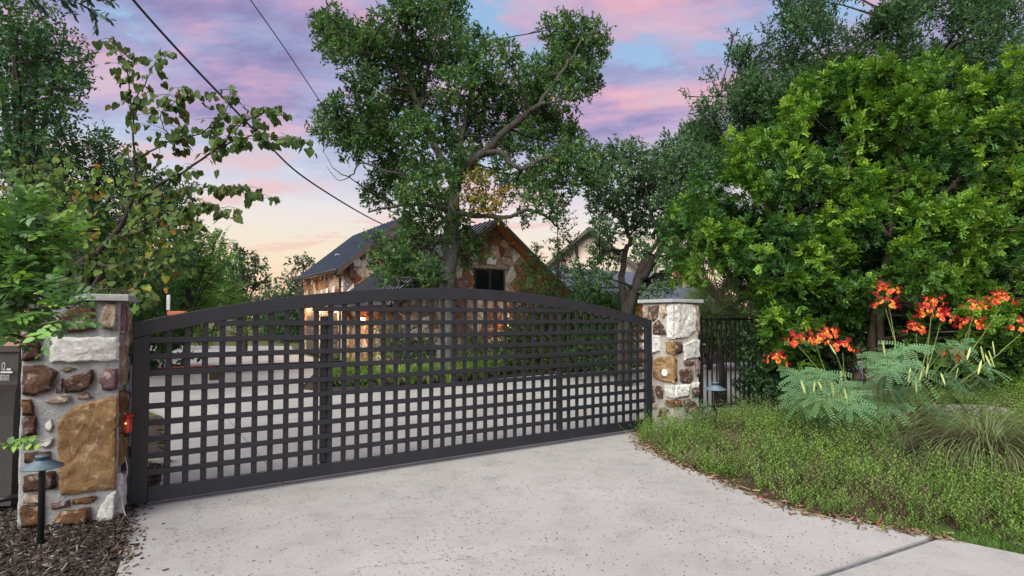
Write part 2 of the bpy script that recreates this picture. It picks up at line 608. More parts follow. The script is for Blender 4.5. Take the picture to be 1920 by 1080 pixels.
# bark
def bark(name, a, bb, sx=9.0):
    m, t, out = newmat(name)
    b = principled(t, out, .95, 0, .15)
    tcn = t.nodes.new('ShaderNodeTexCoord')
    mp = N(t, 'ShaderNodeMapping'); mp.inputs['Scale'].default_value = (1, 1, .35)
    t.links.new(tcn.outputs['Object'], mp.inputs[0])
    n = noise(t, sx, 8, .7, .8, mp.outputs[0])
    n2_ = noise(t, sx * 4, 5, .7, .3, mp.outputs[0])
    c = mixc(t, ramp(t, [(.35, 0.0), (.65, 1.0)], n).outputs[0], a, bb)
    c = mixc(t, .6, c, ramp(t, [(.3, .5), (.55, 1.0), (.8, 1.2)], n2_).outputs[0], 'MULTIPLY')
    t.links.new(c, b.inputs['Base Color'])
    bump(t, b, mixc(t, .5, n, n2_), 1.0, .03)
    return m


bark('oak_bark', (.045, .047, .045), (.135, .135, .128))
bark('limb_bark', (.030, .027, .024), (.085, .08, .072))
bark('dark_bark', (.022, .019, .017), (.065, .058, .052))
bark('laurel_bark', (.10, .075, .055), (.19, .155, .125))
bark('green_stem', (.14, .19, .07), (.22, .26, .10), 20)


def leafmat(name, rough=.5, transl=.28, spec=.35):
    m, t, out = newmat(name)
    at = N(t, 'ShaderNodeVertexColor', layer_name='Col')
    b = t.nodes.new('ShaderNodeBsdfPrincipled')
    b.inputs['Roughness'].default_value = rough
    b.inputs['Specular IOR Level'].default_value = spec
    t.links.new(at.outputs[0], b.inputs['Base Color'])
    tr = t.nodes.new('ShaderNodeBsdfTranslucent')
    br = N(t, 'ShaderNodeHueSaturation'); br.inputs['Saturation'].default_value = 1.1; br.inputs['Value'].default_value = 1.35
    t.links.new(at.outputs[0], br.inputs['Color']); t.links.new(br.outputs[0], tr.inputs[0])
    mx_ = N(t, 'ShaderNodeMixShader', i_0=transl)
    t.links.new(b.outputs[0], mx_.inputs[1]); t.links.new(tr.outputs[0], mx_.inputs[2])
    t.links.new(mx_.outputs[0], out.inputs[0])
    return m


leafmat('leaf', .6, .30, .16)
leafmat('leaf_glossy', .45, .28, .26)
leafmat('dry', .9, .1, .1)
leafmat('petal', .6, .35, .2)
M = MATS

# ------------------------------------------------------------------ the setting: ground, drive, beds
TH = R(33.2)                                  # the gate, pillars, drive and house share one direction
AX = Vector((math.cos(TH), math.sin(TH), 0))
BX = Vector((-math.sin(TH), math.cos(TH), 0))


def poly_sheet(name, pts, z, mat, thick=0.0, parent=None):
    bm = bmesh.new()
    vs = [bm.verts.new((p[0], p[1], z)) for p in pts]
    f = bm.faces.new(vs)
    if f.normal.z < 0: f.normal_flip()
    if thick:
        r = bmesh.ops.extrude_face_region(bm, geom=[f])
        for g in r['geom']:
            if isinstance(g, bmesh.types.BMVert): g.co.z -= thick
    return link(name, bm_mesh(name, bm), mat, parent)


me = pymesh('ground', [(-400, -60, -.06), (400, -60, -.06), (400, 900, -.06), (-400, 900, -.06)], [(0, 1, 2, 3)])
tag(link('ground', me, M['grass_ground']), kind='structure')


def ss(x, a, b):
    t_ = min(1, max(0, (x - a) / (b - a)))
    return t_ * t_ * (3 - 2 * t_)


def clip_half(poly, p, n):
    """keep the side of the polygon where (x-p).n <= 0"""
    out = []
    for i in range(len(poly)):
        a, b = poly[i], poly[(i + 1) % len(poly)]
        da = (a[0] - p[0]) * n[0] + (a[1] - p[1]) * n[1]
        db = (b[0] - p[0]) * n[0] + (b[1] - p[1]) * n[1]
        if da <= 0: out.append(a)
        if (da < 0 < db) or (db < 0 < da):
            k = da / (da - db)
            out.append((a[0] + (b[0] - a[0]) * k, a[1] + (b[1] - a[1]) * k))
    return out


def area2(p):
    return abs(sum(p[i][0] * p[(i + 1) % len(p)][1] - p[(i + 1) % len(p)][0] * p[i][1] for i in range(len(p)))) / 2


def dense(pts, closed=False, n=6):
    return [(p.x, p.y) for p in smooth_path([Vector((a, b, 0)) for a, b in pts], n)]


drive = tag(bpy.data.objects.new('driveway', None), kind='structure')
COL.objects.link(drive)
RIGHT_EDGE = dense([(3.00, 4.09), (2.66, 4.33), (2.33, 4.62), (2.08, 5.1), (1.93, 5.6), (1.74, 6.1), (1.64, 6.55), (1.60, 7.1), (1.68, 7.72), (1.9, 7.98)])
G0 = Vector((-3.06, 4.60, 0))                 # gate's hinge end
GL = 5.97
G1 = G0 + AX * GL
LEFT_EDGE = dense([(G0.x - .04, G0.y + .1), (-3.02, 4.5), (-2.68, 4.0), (-2.36, 3.42), (-2.0, 2.6), (-1.5, 1.72)])
poly_sheet('slab', [(p[0], p[1]) for p in LEFT_EDGE[:-1]] + [(-1.5, 1.735)] + RIGHT_EDGE[:], 0.0, M['concrete'], .1, drive)
poly_sheet('slab', [(-1.5, 1.69), (-3.0, .9), (-3, -3), (9, -3), (9, .9), (5.2, 2.95), (3.9, 3.52), (3.42, 3.72), (3.06, 4.04), (2.98, 4.03)], -.003, M['concrete'], .1, drive)
poly_sheet('joint_strip', [(-1.5, 1.69), (2.98, 4.03), (3.0, 4.085), (-1.5, 1.735)], -.012, M['joint_filler'], .05, drive)
court = [(-3.14, 4.72), (1.86, 7.99), (2.1, 8.15), (3.0, 8.75), (9, 12.2), (13, 20), (9, 21), (6.2, 18.6), (4.4, 18.2), (1.18, 15.7), (-1.98, 13.2), (-3.76, 11.8),
         (-4.6, 12.4), (-5.9, 17.4), (-6.3, 19.8), (-9.6, 25.2), (-12, 31), (-24, 31), (-13, 16), (-5.6, 9.2), (-3.98, 6.6), (-3.22, 5.25)]
loc2 = lambda p: ((p[0] - G0.x) * AX.x + (p[1] - G0.y) * AX.y, (p[0] - G0.x) * BX.x + (p[1] - G0.y) * BX.y)
lc = [loc2(p) for p in court]
CS = 3.1
for i in range(-6, 8):
    for j in range(0, 12):
        x0, y0 = i * CS + 1.2, j * CS + .02
        c = lc
        for p, n in (((x0 + .006, 0), (-1, 0)), ((x0 + CS - .006, 0), (1, 0)), ((0, y0 + .006), (0, -1)), ((0, y0 + CS - .006), (0, 1))):
            c = clip_half(c, p, n)
            if len(c) < 3: break
        if len(c) < 3 or area2(c) < .05: continue
        c2 = []
        for q in c:
            if not c2 or (abs(q[0] - c2[-1][0]) + abs(q[1] - c2[-1][1])) > 1e-4: c2.append(q)
        if (abs(c2[0][0] - c2[-1][0]) + abs(c2[0][1] - c2[-1][1])) < 1e-4: c2.pop()
        wpts = [(G0.x + q[0] * AX.x + q[1] * BX.x, G0.y + q[0] * AX.y + q[1] * BX.y) for q in c2]
        poly_sheet('slab', wpts, -.004, M['concrete'], .05, drive)

# planting bed before the house
bed = [(-3.7, 11.9), (-1.95, 13.28), (1.18, 15.8), (4.4, 18.3), (6.2, 18.7), (9, 21.1), (9, 26), (-3, 22), (-6.1, 19.8), (-5.8, 17.4), (-4.5, 12.5)]
tag(poly_sheet('house_bed', bed, .035, M['mulch_soil'], .08), kind='structure')


def grid_sheet(name, x0, x1, y0, y1, n, hf, mat, keep):
    xs, ys = np.linspace(x0, x1, n), np.linspace(y0, y1, n)
    v = [(x, y, hf(x, y)) for y in ys for x in xs]
    f = []
    for j in range(n - 1):
        for i in range(n - 1):
            q = [j * n + i, j * n + i + 1, (j + 1) * n + i + 1, (j + 1) * n + i]
            if all(keep(v[k][0], v[k][1]) for k in q): f.append(q)
    return tag(link(name, pymesh(name, v, f), mat, smooth=True), kind='structure')


RE = np.array(RIGHT_EDGE + [(2.9, 8.75)])
RE2 = np.array([(9, .9), (5.2, 2.95), (3.9, 3.52), (3.42, 3.72), (3.06, 4.06)] + RIGHT_EDGE + [(2.3, 8.25), (3.0, 8.72), (9, 12.1)])


def edge_dist(x, y, E=RE2):
    a, b = E[:-1], E[1:]
    p = np.array([x, y])
    ab = b - a
    t_ = np.clip(((p - a) * ab).sum(1) / np.maximum((ab * ab).sum(1), 1e-9), 0, 1)
    return np.sqrt((((a + ab * t_[:, None]) - p) ** 2).sum(1)).min()


BEDPOLY = [tuple(p) for p in RE2] + [(12, 9), (12, 2)]


def inside(x, y, P):
    r = False
    j = len(P) - 1
    for i in range(len(P)):
        xi, yi = P[i]; xj, yj = P[j]
        if (yi > y) != (yj > y) and x < (xj - xi) * (y - yi) / (yj - yi) + xi: r = not r
        j = i
    return r


def bed_h(x, y):
    if not inside(x, y, BEDPOLY): return -.05
    d = edge_dist(x, y)
    return -.03 + .30 * ss(d, 0.0, 2.2) + .03 * math.sin(x * 3.1 + y * 2.3) * ss(d, 0.1, 1)


grid_sheet('right_bed', 1.5, 10.5, 1.0, 11.6, 90, bed_h, M['bed_soil'], lambda x, y: inside(x, y, BEDPOLY) or edge_dist(x, y) < .12)


def mulch_h(x, y):
    return -.012 + .05 * ss(math.hypot(x + 3.35, y - 4.3), 1.2, .2) + .018 * math.sin(7 * x + 2.0 * math.sin(5 * y)) * math.sin(6.3 * y + 1.0)


MULCH = [(p[0] + .03, p[1]) for p in LEFT_EDGE] + [(-3.0, .9), (-9, .9), (-9, 6.5), (-5.6, 9.2), (-3.98, 6.6), (-3.22, 5.25)]
grid_sheet('mulch_bed', -9, -1.2, .9, 9.2, 90, mulch_h, M['mulch_soil'], lambda x, y: inside(x, y, MULCH))

# ------------------------------------------------------------------ stones


def stone_mesh(name, poly, depth, bev=.018, sub=0, rough=.006, seed=0):
    """poly: 2-D outline (x, z); the stone stands out of the wall to -y"""
    rnd = random.Random(seed)
    n = len(poly)
    cx, cz = sum(p[0] for p in poly) / n, sum(p[1] for p in poly) / n
    pts = []
    if sub:                                     # wobble the outline of stones seen near
        for i in range(n):
            a, b = poly[i], poly[(i + 1) % n]
            ln = math.hypot(b[0] - a[0], b[1] - a[1])
            k = max(1, int(ln / .03))
            for q in range(k):
                t_ = q / k
                j = .006 if q else .003
                pts.append((a[0] + (b[0] - a[0]) * t_ + rnd.uniform(-j, j), a[1] + (b[1] - a[1]) * t_ + rnd.uniform(-j, j)))
    else:
        pts = [(p[0], p[1]) for p in poly]
    n = len(pts)
    size = math.sqrt(area2(pts)) + 1e-6
    V, Fc = [], []
    rings = [(1.0, 0.02), (1.0, -depth * .55), (1 - min(.4, bev / size * 2), -depth * .92)]
    if sub: rings += [(k_, -depth) for k_ in (np.linspace(.9, .06, max(3, int(size / .035))))]
    for ri, (k, y) in enumerate(rings):
        for p in pts:
            jy = rnd.uniform(-rough, rough) * (.35 if sub else 1) if ri >= 2 else 0
            X_, Z_ = cx + (p[0] - cx) * k, cz + (p[1] - cz) * k
            if sub and ri >= 1:
                q_ = Vector((X_ + seed * 3.7, 0, Z_))
                jy += (-abs(mnoise.noise(q_ * 7)) * .022 + mnoise.noise(q_ * 19) * .010 + mnoise.noise(q_ * 48) * .006) * (1 if ri >= 2 else .5) * min(1, size / .2)
            V.append((X_, y + jy, Z_))
    V.append((cx, rings[-1][1] + rnd.uniform(-rough, rough), cz))
    c = len(V) - 1
    for r_ in range(len(rings) - 1):
        for i in range(n):
            a, b = r_ * n + i, r_ * n + (i + 1) % n
            Fc.append((a, b, b + n, a + n))
    lr = (len(rings) - 1) * n
    for i in range(n): Fc.append((lr + i, lr + (i + 1) % n, c))
    bm = bmesh.new()
    bv = [bm.verts.new(v) for v in V]
    for f in Fc: bm.faces.new([bv[k] for k in f])
    return bm_mesh(name, bm)


def voronoi(poly, cell, rnd, sx=1.0, sz=1.0, grow=0.0):
    """random stones filling a convex outline"""
    x0, x1 = min(p[0] for p in poly), max(p[0] for p in poly)
    z0, z1 = min(p[1] for p in poly), max(p[1] for p in poly)
    cw, ch = cell * sx, cell * sz
    seeds = []
    nx, nz = int((x1 - x0) / cw) + 3, int((z1 - z0) / ch) + 3
    for j in range(-1, nz):
        for i in range(-1, nx):
            if rnd.random() < .12: continue
            seeds.append((x0 + (i + .5 + (j % 2) * .5 + rnd.uniform(-.42, .42)) * cw, z0 + (j + .5 + rnd.uniform(-.4, .4)) * ch))
    out = []
    for i, s in enumerate(seeds):
        c = list(poly)
        for k, o in enumerate(seeds):
            if k == i: continue
            d = (o[0] - s[0], o[1] - s[1])
            ln = math.hypot(*d)
            if ln > 3.2 * cell: continue
            g = .012 + grow
            mid = (s[0] + d[0] * (.5 - g / ln), s[1] + d[1] * (.5 - g / ln))
            c = clip_half(c, mid, d)
            if len(c) < 3: break
        if len(c) >= 3 and area2(c) > .15 * cell * cell:
            q = []
            for p in c:
                if not q or math.hypot(p[0] - q[-1][0], p[1] - q[-1][1]) > .02: q.append(p)
            if len(q) >= 3 and math.hypot(q[0][0] - q[-1][0], q[0][1] - q[-1][1]) < .02: q.pop()
            if len(q) >= 3: out.append((s, q))
    return out


# ------------------------------------------------------------------ stone gate pillars


def c1p(pts): return [(x / 4.154, 530 + y / 4.154) for x, y in pts]


def c2p(pts): return [(x / 3.6, 780 + y / 3.6) for x, y in pts]


def c3p(pts): return [(1180 + x / 4.154, 540 + y / 4.154) for x, y in pts]


def pillar(name, label, corner, rz, wd, dp, hgt, front, side, side_is_left, mortar):
    """corner: the front corner on the gate's side. front/side: (material, photo outline) lists"""
    ax = Vector((math.cos(rz), math.sin(rz), 0)); bx = Vector((-math.sin(rz), math.cos(rz), 0))
    org = corner - (Vector((0, 0, 0)) if side_is_left else ax * wd)     # front-left corner
    t_ = thing(name, label, 'pillar', org, rz)
    bm = bmesh.new()
    add_box(bm, (wd / 2, dp / 2, hgt / 2 - .1), (wd, dp, hgt + .2), 0)
    bmesh.ops.subdivide_edges(bm, edges=bm.edges[:], cuts=44, use_grid_fill=True)
    for v in bm.verts:
        d_ = Vector((v.co.x - wd / 2, v.co.y - dp / 2, 0)).normalized()
        q_ = v.co + org
        v.co += d_ * (mnoise.noise(q_ * 8) * .008 + mnoise.noise(q_ * 24) * .005 - .004)
    link('core', bm_mesh('core', bm), M[mortar], t_, smooth=True)
    bm = bmesh.new()
    add_box(bm, (wd / 2, dp / 2, hgt + .024), (wd + .11, dp + .11, .05), .006)
    bmesh.ops.subdivide_edges(bm, edges=bm.edges[:], cuts=3)
    for v in bm.verts: v.co += Vector((random.uniform(-.002, .002), random.uniform(-.002, .002), random.uniform(-.0015, .0015)))
    link('cap', bm_mesh('cap', bm), M['cap_stone'], t_)
    k = 0
    for mt, pts in front:
        pl = []
        for px, py in pts:
            q = onplane(px, py, org, -bx) - org
            pl.append((min(max(q.dot(ax), .006), wd - .006), min(max(q.z, -.05), hgt - .01)))
        if area2(pl) < 2e-4: continue
        k += 1
        o = link('stone', stone_mesh('stone', pl, .030 if area2(pl) > .006 else .016, .012, 1, .005, k), M[mt], t_)
        sm_ = np.ones(len(o.data.polygons), dtype=bool); sm_[:len(sm_) // 5] = False
        o.data.polygons.foreach_set('use_smooth', sm_)
    so = corner
    sd = -ax if side_is_left else ax            # outward normal of the side face
    for mt, pts in side:
        pl = []
        for px, py in pts:
            if isinstance(mt, tuple): pl.append((px, py)); continue
            q = onplane(px, py, so, sd) - so
            uu = q.dot(bx)
            pl.append((-.028 if uu < .035 and side_is_left else min(max(uu, .006), dp - .006), min(max(q.z, -.05), hgt - .01)))
        if area2(pl) < 2e-4: continue
        k += 1
        o = link('stone', stone_mesh('stone', pl, .03, .018, 1, .005, k), M[mt[0] if isinstance(mt, tuple) else mt], t_)
        o.location = (0 if side_is_left else wd, 0, 0)
        o.rotation_euler = (0, 0, R(90) if not side_is_left else R(90))
        if side_is_left: o.scale = (1, -1, 1)
    return t_, org, ax, bx


PA = R(28)
lf = [('stone_rust', c1p([(168, 190), (235, 185), (300, 310), (275, 412), (168, 350)])),
      ('stone_brown', c1p([(172, 402), (240, 388), (318, 425), (322, 600), (175, 608)])),
      ('stone_brown', c1p([(360, 385), (420, 300), (540, 200), (640, 140), (728, 135), (742, 220), (740, 370), (650, 382), (480, 393)])),
      ('stone_tan', c1p([(785, 350), (790, 220), (830, 150), (915, 135), (912, 370), (850, 378)])),
      ('stone_white', c1p([(398, 425), (940, 420), (945, 580), (930, 605), (395, 620)])),
      ('stone_brown', c1p([(180, 650), (330, 640), (450, 690), (435, 740), (395, 840), (260, 885), (172, 865)])),
      ('stone_tan', c1p([(460, 670), (510, 652), (600, 668), (520, 698)])),
      ('stone_mauve', c1p([(440, 830), (470, 745), (490, 745), (485, 855), (440, 860)])),
      ('stone_brown', c1p([(500, 765), (560, 730), (725, 672), (735, 720), (715, 815), (640, 850), (510, 858)])),
      ('stone_mauve', c1p([(762, 735), (820, 670), (930, 665), (935, 830), (860, 845), (800, 835)])),
      ('stone_tan', c1p([(345, 925), (430, 885), (555, 878), (562, 920), (440, 945)])),
      ('stone_tan', c1p([(605, 870), (690, 852), (725, 900), (610, 910)])),
      ('stone_rust', c1p([(175, 905), (240, 908), (270, 960), (270, 1030), (178, 1032)])),
      ('stone_gold', [(108, 802), (112, 787), (127, 771), (154, 757), (190, 747), (221, 742), (226, 790), (226, 860), (224, 916), (178, 919), (115, 928), (113, 902), (110, 863), (108, 830)]),
      ('stone_brown', c2p([(155, 5), (245, 0), (250, 130), (155, 135)])),
      ('stone_white', c2p([(265, 195), (300, 165), (360, 150), (355, 190), (310, 218)])),
      ('stone_white', c2p([(300, 60), (340, 20), (360, 60), (330, 110)])),
      ('stone_tan', c2p([(160, 150), (225, 145), (230, 215), (160, 225)])),
      ('stone_brown', c2p([(165, 250), (340, 235), (345, 290), (165, 315)])),
      ('stone_brown', c2p([(160, 405), (375, 370), (380, 485), (165, 512)])),
      ('stone_tan', c2p([(155, 550), (270, 515), (295, 522), (290, 585), (155, 585)])),
      ('stone_rust', c2p([(140, 605), (290, 600), (295, 740), (140, 750)])),
      ('stone_mauve', c2p([(340, 590), (465, 560), (470, 605), (345, 630)])),
      ('stone_gold', c2p([(483, 600), (490, 565), (640, 538), (660, 550), (600, 590)])),
      ('stone_rust', c2p([(350, 720), (400, 650), (605, 612), (612, 710), (520, 725)])),
      ('stone_white', c2p([(655, 670), (720, 540), (800, 500), (812, 560), (812, 720), (660, 715)]))]
lside = [(('stone_mauve',), [(.02, 1.42), (.14, 1.43), (.15, 1.64), (.03, 1.65)]), (('stone_tan',), [(.2, 1.3), (.42, 1.32), (.4, 1.6), (.21, 1.62)]),
         (('stone_tan',), [(.03, 1.02), (.2, 1.05), (.22, 1.24), (.02, 1.36)]), (('stone_rust',), [(.03, .72), (.3, .7), (.32, .96), (.02, .98)]),
         (('stone_brown',), [(.25, 1.02), (.5, 1.05), (.5, 1.22), (.26, 1.2)]), (('stone_white',), [(.02, .03), (.3, .04), (.25, .3), (.03, .36)]),
         (('stone_gold',), [(.04, .42), (.35, .4), (.36, .64), (.03, .66)]), (('stone_brown',), [(.36, .06), (.54, .08), (.53, .4), (.4, .38)])]
LC = Vector((-2.99, 4.35, 0))
pillar('stone_pillar', 'wide fieldstone gate pillar with a large golden stone beside the mulch', LC, PA, .585, .56, 1.675, lf, lside, False, 'mortar')

rf_side = [('stone_tan', c3p([(112, 150), (150, 150), (150, 235), (112, 230)])), ('stone_brown', c3p([(160, 140), (232, 138), (225, 220), (195, 258), (155, 235)])),
           ('stone_brown', c3p([(190, 285), (230, 248), (270, 300), (290, 365), (190, 355)])), ('stone_white', c3p([(110, 368), (242, 372), (238, 490), (185, 510), (110, 500)])),
           ('stone_tan', c3p([(240, 130), (290, 115), (295, 200), (270, 235), (240, 200)])), ('stone_white', c3p([(300, 140), (338, 125), (338, 395), (305, 395)])),
           ('stone_gold', c3p([(290, 420), (338, 415), (338, 518), (292, 500)])), ('stone_gold', c3p([(190, 570), (230, 540), (338, 525), (338, 738), (260, 725), (190, 690)])),
           ('stone_brown', c3p([(205, 770), (240, 760), (266, 800), (263, 860), (225, 850)])), ('stone_white', c3p([(278, 758), (338, 752), (338, 860), (300, 845)])),
           ('stone_brown', c3p([(130, 790), (185, 790), (203, 890), (130, 895)])), ('stone_tan', c3p([(130, 905), (222, 898), (225, 930), (130, 930)])),
           ('stone_brown', c3p([(225, 1000), (250, 930), (310, 948), (290, 1020)])), ('stone_rust', c3p([(270, 872), (338, 867), (338, 925), (290, 912)])),
           ('stone_rust', c3p([(112, 520), (180, 530), (178, 620), (112, 640)])), ('stone_tan', c3p([(112, 660), (180, 700), (190, 765), (112, 770)]))]
rf_front = [('stone_white', c3p([(341, 125), (400, 112), (490, 130), (512, 200), (505, 330), (450, 385), (341, 395)])), ('stone_brown', c3p([(341, 415), (400, 420), (405, 500), (341, 520)])),
            ('stone_white', c3p([(412, 440), (500, 398), (548, 402), (545, 540), (420, 562)])), ('stone_brown', c3p([(420, 575), (495, 570), (495, 600), (430, 602)])),
            ('stone_mauve', c3p([(508, 570), (548, 568), (545, 690), (515, 680)])), ('stone_brown', c3p([(385, 635), (485, 625), (490, 705), (460, 740), (400, 738)])),
            ('stone_white', c3p([(341, 757), (465, 747), (460, 840), (341, 860)])), ('stone_white', c3p([(480, 735), (540, 732), (535, 775), (482, 785)])),
            ('stone_brown', c3p([(485, 800), (545, 790), (545, 845), (490, 852)])), ('stone_rust', c3p([(341, 872), (395, 870), (405, 925), (341, 920)])),
            ('stone_brown', c3p([(420, 872), (480, 862), (545, 930), (540, 1000), (430, 960)])), ('stone_tan', c3p([(520, 140), (545, 140), (545, 380), (525, 370)])),
            ('stone_gold', c3p([(341, 535), (358, 545), (360, 735), (341, 738)]))]
RC = W(1262, 790, 8.0); RC.z = 0
_, RORG, _, _ = pillar('stone_pillar', 'white and brown fieldstone gate pillar with a round white button by the fence', RC, TH, .56, .56, 1.76, rf_front, rf_side, True, 'mortar_warm')

q = onplane(1250, 699, RC, -AX)
bt = lathe('gate_button', [(.05, 0), (.05, .018), (.042, .026), (.0, .026)], M['white_plastic'], None, seg=20)
bt.rotation_euler = (0, R(-90), TH)
bt.location = q - AX * .034
tag(bt, 'small round white button fixed on the golden stone of the gate pillar', 'button')

# ------------------------------------------------------------------ the gate
gate = thing('driveway_gate', 'wide dark grey arched metal lattice gate across the driveway', 'gate', (G0.x, G0.y, 0), TH)
GP = M['gate_paint']
ZB, ZE, ZC, BAND = .05, 1.507, 1.868, .125
rise = ZC - ZE
RAD = (rise ** 2 + (GL / 2) ** 2) / (2 * rise)


def ztop(u, off=0.0):
    r_ = RAD - off
    return ZC - RAD + math.sqrt(r_ * r_ - (u - GL / 2) ** 2)


FD = .05


def prism_xz(name, poly, y0, y1, mat, parent, bevel=.004):
    bm = bmesh.new()
    a = [bm.verts.new((p[0], y0, p[1])) for p in poly]
    b_ = [bm.verts.new((p[0], y1, p[1])) for p in poly]
    n = len(poly)
    bm.faces.new(a); bm.faces.new(b_[::-1])
    for i in range(n): bm.faces.new((a[i], b_[i], b_[(i + 1) % n], a[(i + 1) % n]))
    bmesh.ops.recalc_face_normals(bm, faces=bm.faces)
    if bevel:
        es = [e_ for e_ in bm.edges if len(e_.link_faces) == 2 and e_.calc_face_angle() > .8]
        bmesh.ops.bevel(bm, geom=es, offset=bevel, segments=1, affect='EDGES')
    return link(name, bm_mesh(name, bm), mat, parent)


ST = .12
NA = 48
top = [(u, ztop(u)) for u in np.linspace(0, GL, NA)]
bot = [(u, ztop(u, BAND)) for u in np.linspace(GL - .001, .001, NA)]
prism_xz('arch_rail', top + bot, 0, FD, GP, gate)
for a_, b_ in ((0.0, ST), (GL - ST, GL)):
    prism_xz('stile', [(a_, ZB), (b_, ZB), (b_, ztop(b_, BAND) - .001), (a_, ztop(a_ + (.002 if a_ == 0 else 0), BAND) - .001 if a_ == 0 else ztop(a_, BAND) - .001)], .001, FD - .001, GP, gate)
prism_xz('bottom_rail', [(ST + .0005, ZB), (GL - ST - .0005, ZB), (GL - ST - .0005, ZB + .112), (ST + .0005, ZB + .112)], .0012, FD - .0012, GP, gate)
PITCHV = (GL - 2 * ST) / 43.0
for k in range(1, 43):
    u = ST + k * PITCHV
    prism_xz('upright', [(u - .0235, ZB + .105), (u + .0235, ZB + .105), (u + .0235, ztop(u + .0235, BAND - .01)), (u - .0235, ztop(u - .0235, BAND - .01))], .024, .043, GP, gate, .003)
RS, R0 = .1346, .285
for k in range(11):
    z = R0 + k * RS
    zz = z + .024
    if zz + .0 < ztop(ST, BAND):
        u0, u1 = ST - .01, GL - ST + .01
    else:
        h_ = math.sqrt(max(0, (RAD - BAND + .012) ** 2 - (zz - (ZC - RAD)) ** 2))
        u0, u1 = GL / 2 - h_, GL / 2 + h_
    box('crossbar', ((u0 + u1) / 2, .0135, z), (u1 - u0, .021, .047), GP, gate, .003)
for u in (GL * .258, GL * .738):
    box('brace', (u, .075, .86), (.07, .05, 1.4), GP, gate, .004)
for z in (1.17, .42):
    bm = bmesh.new()
    add_box(bm, (-.025, .03, z + .045), (.05, .05, .085), .004)
    add_box(bm, (-.045, .025, z - .05), (.052, .055, .09), .004)
    link('hinge', bm_mesh('hinge', bm), M['black_iron'], gate)

# hinge post, beacon, opener
T = Tubes().add([(0, 0, 0), (0, 0, 1.25)], .032, 12)
hp = T.build('hinge_post', M['galvanised'])
hp.location = G0 + AX * -.03 + BX * .075
tag(hp, 'galvanised steel hinge post between the stone pillar and the gate', 'post')
bc = thing('warning_beacon', 'small red plastic warning light on the hinge post', 'beacon', W(238, 795, 4.44))
bm = bmesh.new(); add_box(bm, (0, 0, -.008), (.058, .06, .125), .012); link('lens', bm_mesh('lens', bm), M['red_lens'], bc)
bm = bmesh.new(); add_box(bm, (0, 0, .062), (.072, .07, .02), .006); link('cap', bm_mesh('cap', bm), M['red_plastic'], bc)
box('socket', (0, .005, -.085), (.03, .035, .03), M['black_iron'], bc)
lathe('lamp', [(.0, -.006), (.008, 0), (.0, .006)], M['indicator_glow'], bc, (.012, -.032, .01), 8)
wp = [W(232, 815, 4.42), W(231, 845, 4.43), W(238, 870, 4.42), W(238, 890, 4.42), W(230, 905, 4.40), W(228, 930, 4.37), W(232, 955, 4.36), W(236, 968, 4.34)]
tag(Tubes().add(smooth_path(wp, 4), .004, 5).build('beacon_wire', M['grey_cable']), 'thin grey wire hanging from the red beacon down to the mulch', 'wire')
op = thing('gate_opener', 'dark gate opener arm with a red rod behind the left of the gate', 'gate opener', G0 + BX * .28 + Vector((0, 0, 1.10)), TH)
box('arm', (.95, 0, 0), (1.7, .05, .028), M['black_iron'], op)
T = Tubes().add([(.18, -.04, .01), (.62, -.04, .01)], .010, 8); T.build('rod', M['terracotta'], op)
box('bracket', (.62, -.02, -.08), (.09, .04, .07), M['yellow_tag'], op)
box('foot', (.05, 0, -.1), (.07, .06, .2), M['black_iron'], op)

# ------------------------------------------------------------------ path lights


def path_light(label, px, py, D, s=1.0, base_py=None, zb=None):
    top_p = W(px, py, D)
    zb = W(px, base_py, D).z if zb is None else zb
    hh = (top_p.z - zb)
    t_ = thing('path_light', label, 'path light', (top_p.x, top_p.y, zb), 0, 'low path lights beside the gate pillars')
    lathe('stem', [(.021 * s, -.08), (.021 * s, hh - .06 * s), (.03 * s, hh - .05 * s)], M['lamp_stem'], t_, seg=12)
    lathe('shade', [(.03 * s, hh - .05 * s), (.13 * s, hh - .055 * s), (.128 * s, hh - .046 * s), (.045 * s, hh - .003 * s), (.045 * s, hh - .001 * s)], M['lamp_metal'], t_, seg=24)
    lathe('finial', [(.042 * s, hh - .002 * s), (.042 * s, hh + .022 * s), (.046 * s, hh + .023 * s), (.046 * s, hh + .034 * s), (.0, hh + .036 * s)], M['lamp_metal'], t_, seg=16)
    return t_


path_light('blue-grey mushroom path light standing in the mulch before the left pillar', 80, 862, 3.88, .92, 1008)
path_light('small mushroom path light in the ground cover by the iron fence', 1341, 722, 7.6, 1.12, 800)

# ------------------------------------------------------------------ trash bin, dry stone wall, rail at the left
BD = 4.42
bx0 = W(38, 655, BD)
tb = thing('trash_bin', 'tall dark wheeled trash bin with coppery lid and white lettering', 'bin', (bx0.x - .325, BD + .32, 0))


def loft(name, secs, mat, parent, bev=.0):
    V, Fc = [], []
    for z, hw, hd in secs:
        for sx, sy in ((-1, -1), (-.6, -1.06), (.6, -1.06), (1, -1), (1.04, 0), (1, 1), (-1, 1), (-1.04, 0)):
            V.append((sx * hw, sy * hd, z))
    n = 8
    for i in range(len(secs) - 1):
        for k in range(n):
            Fc.append((i * n + k, i * n + (k + 1) % n, (i + 1) * n + (k + 1) % n, (i + 1) * n + k))
    Fc.append(tuple(range(n))[::-1]); Fc.append(tuple((len(secs) - 1) * n + k for k in range(n)))
    return link(name, pymesh(name, V, Fc), mat, parent)


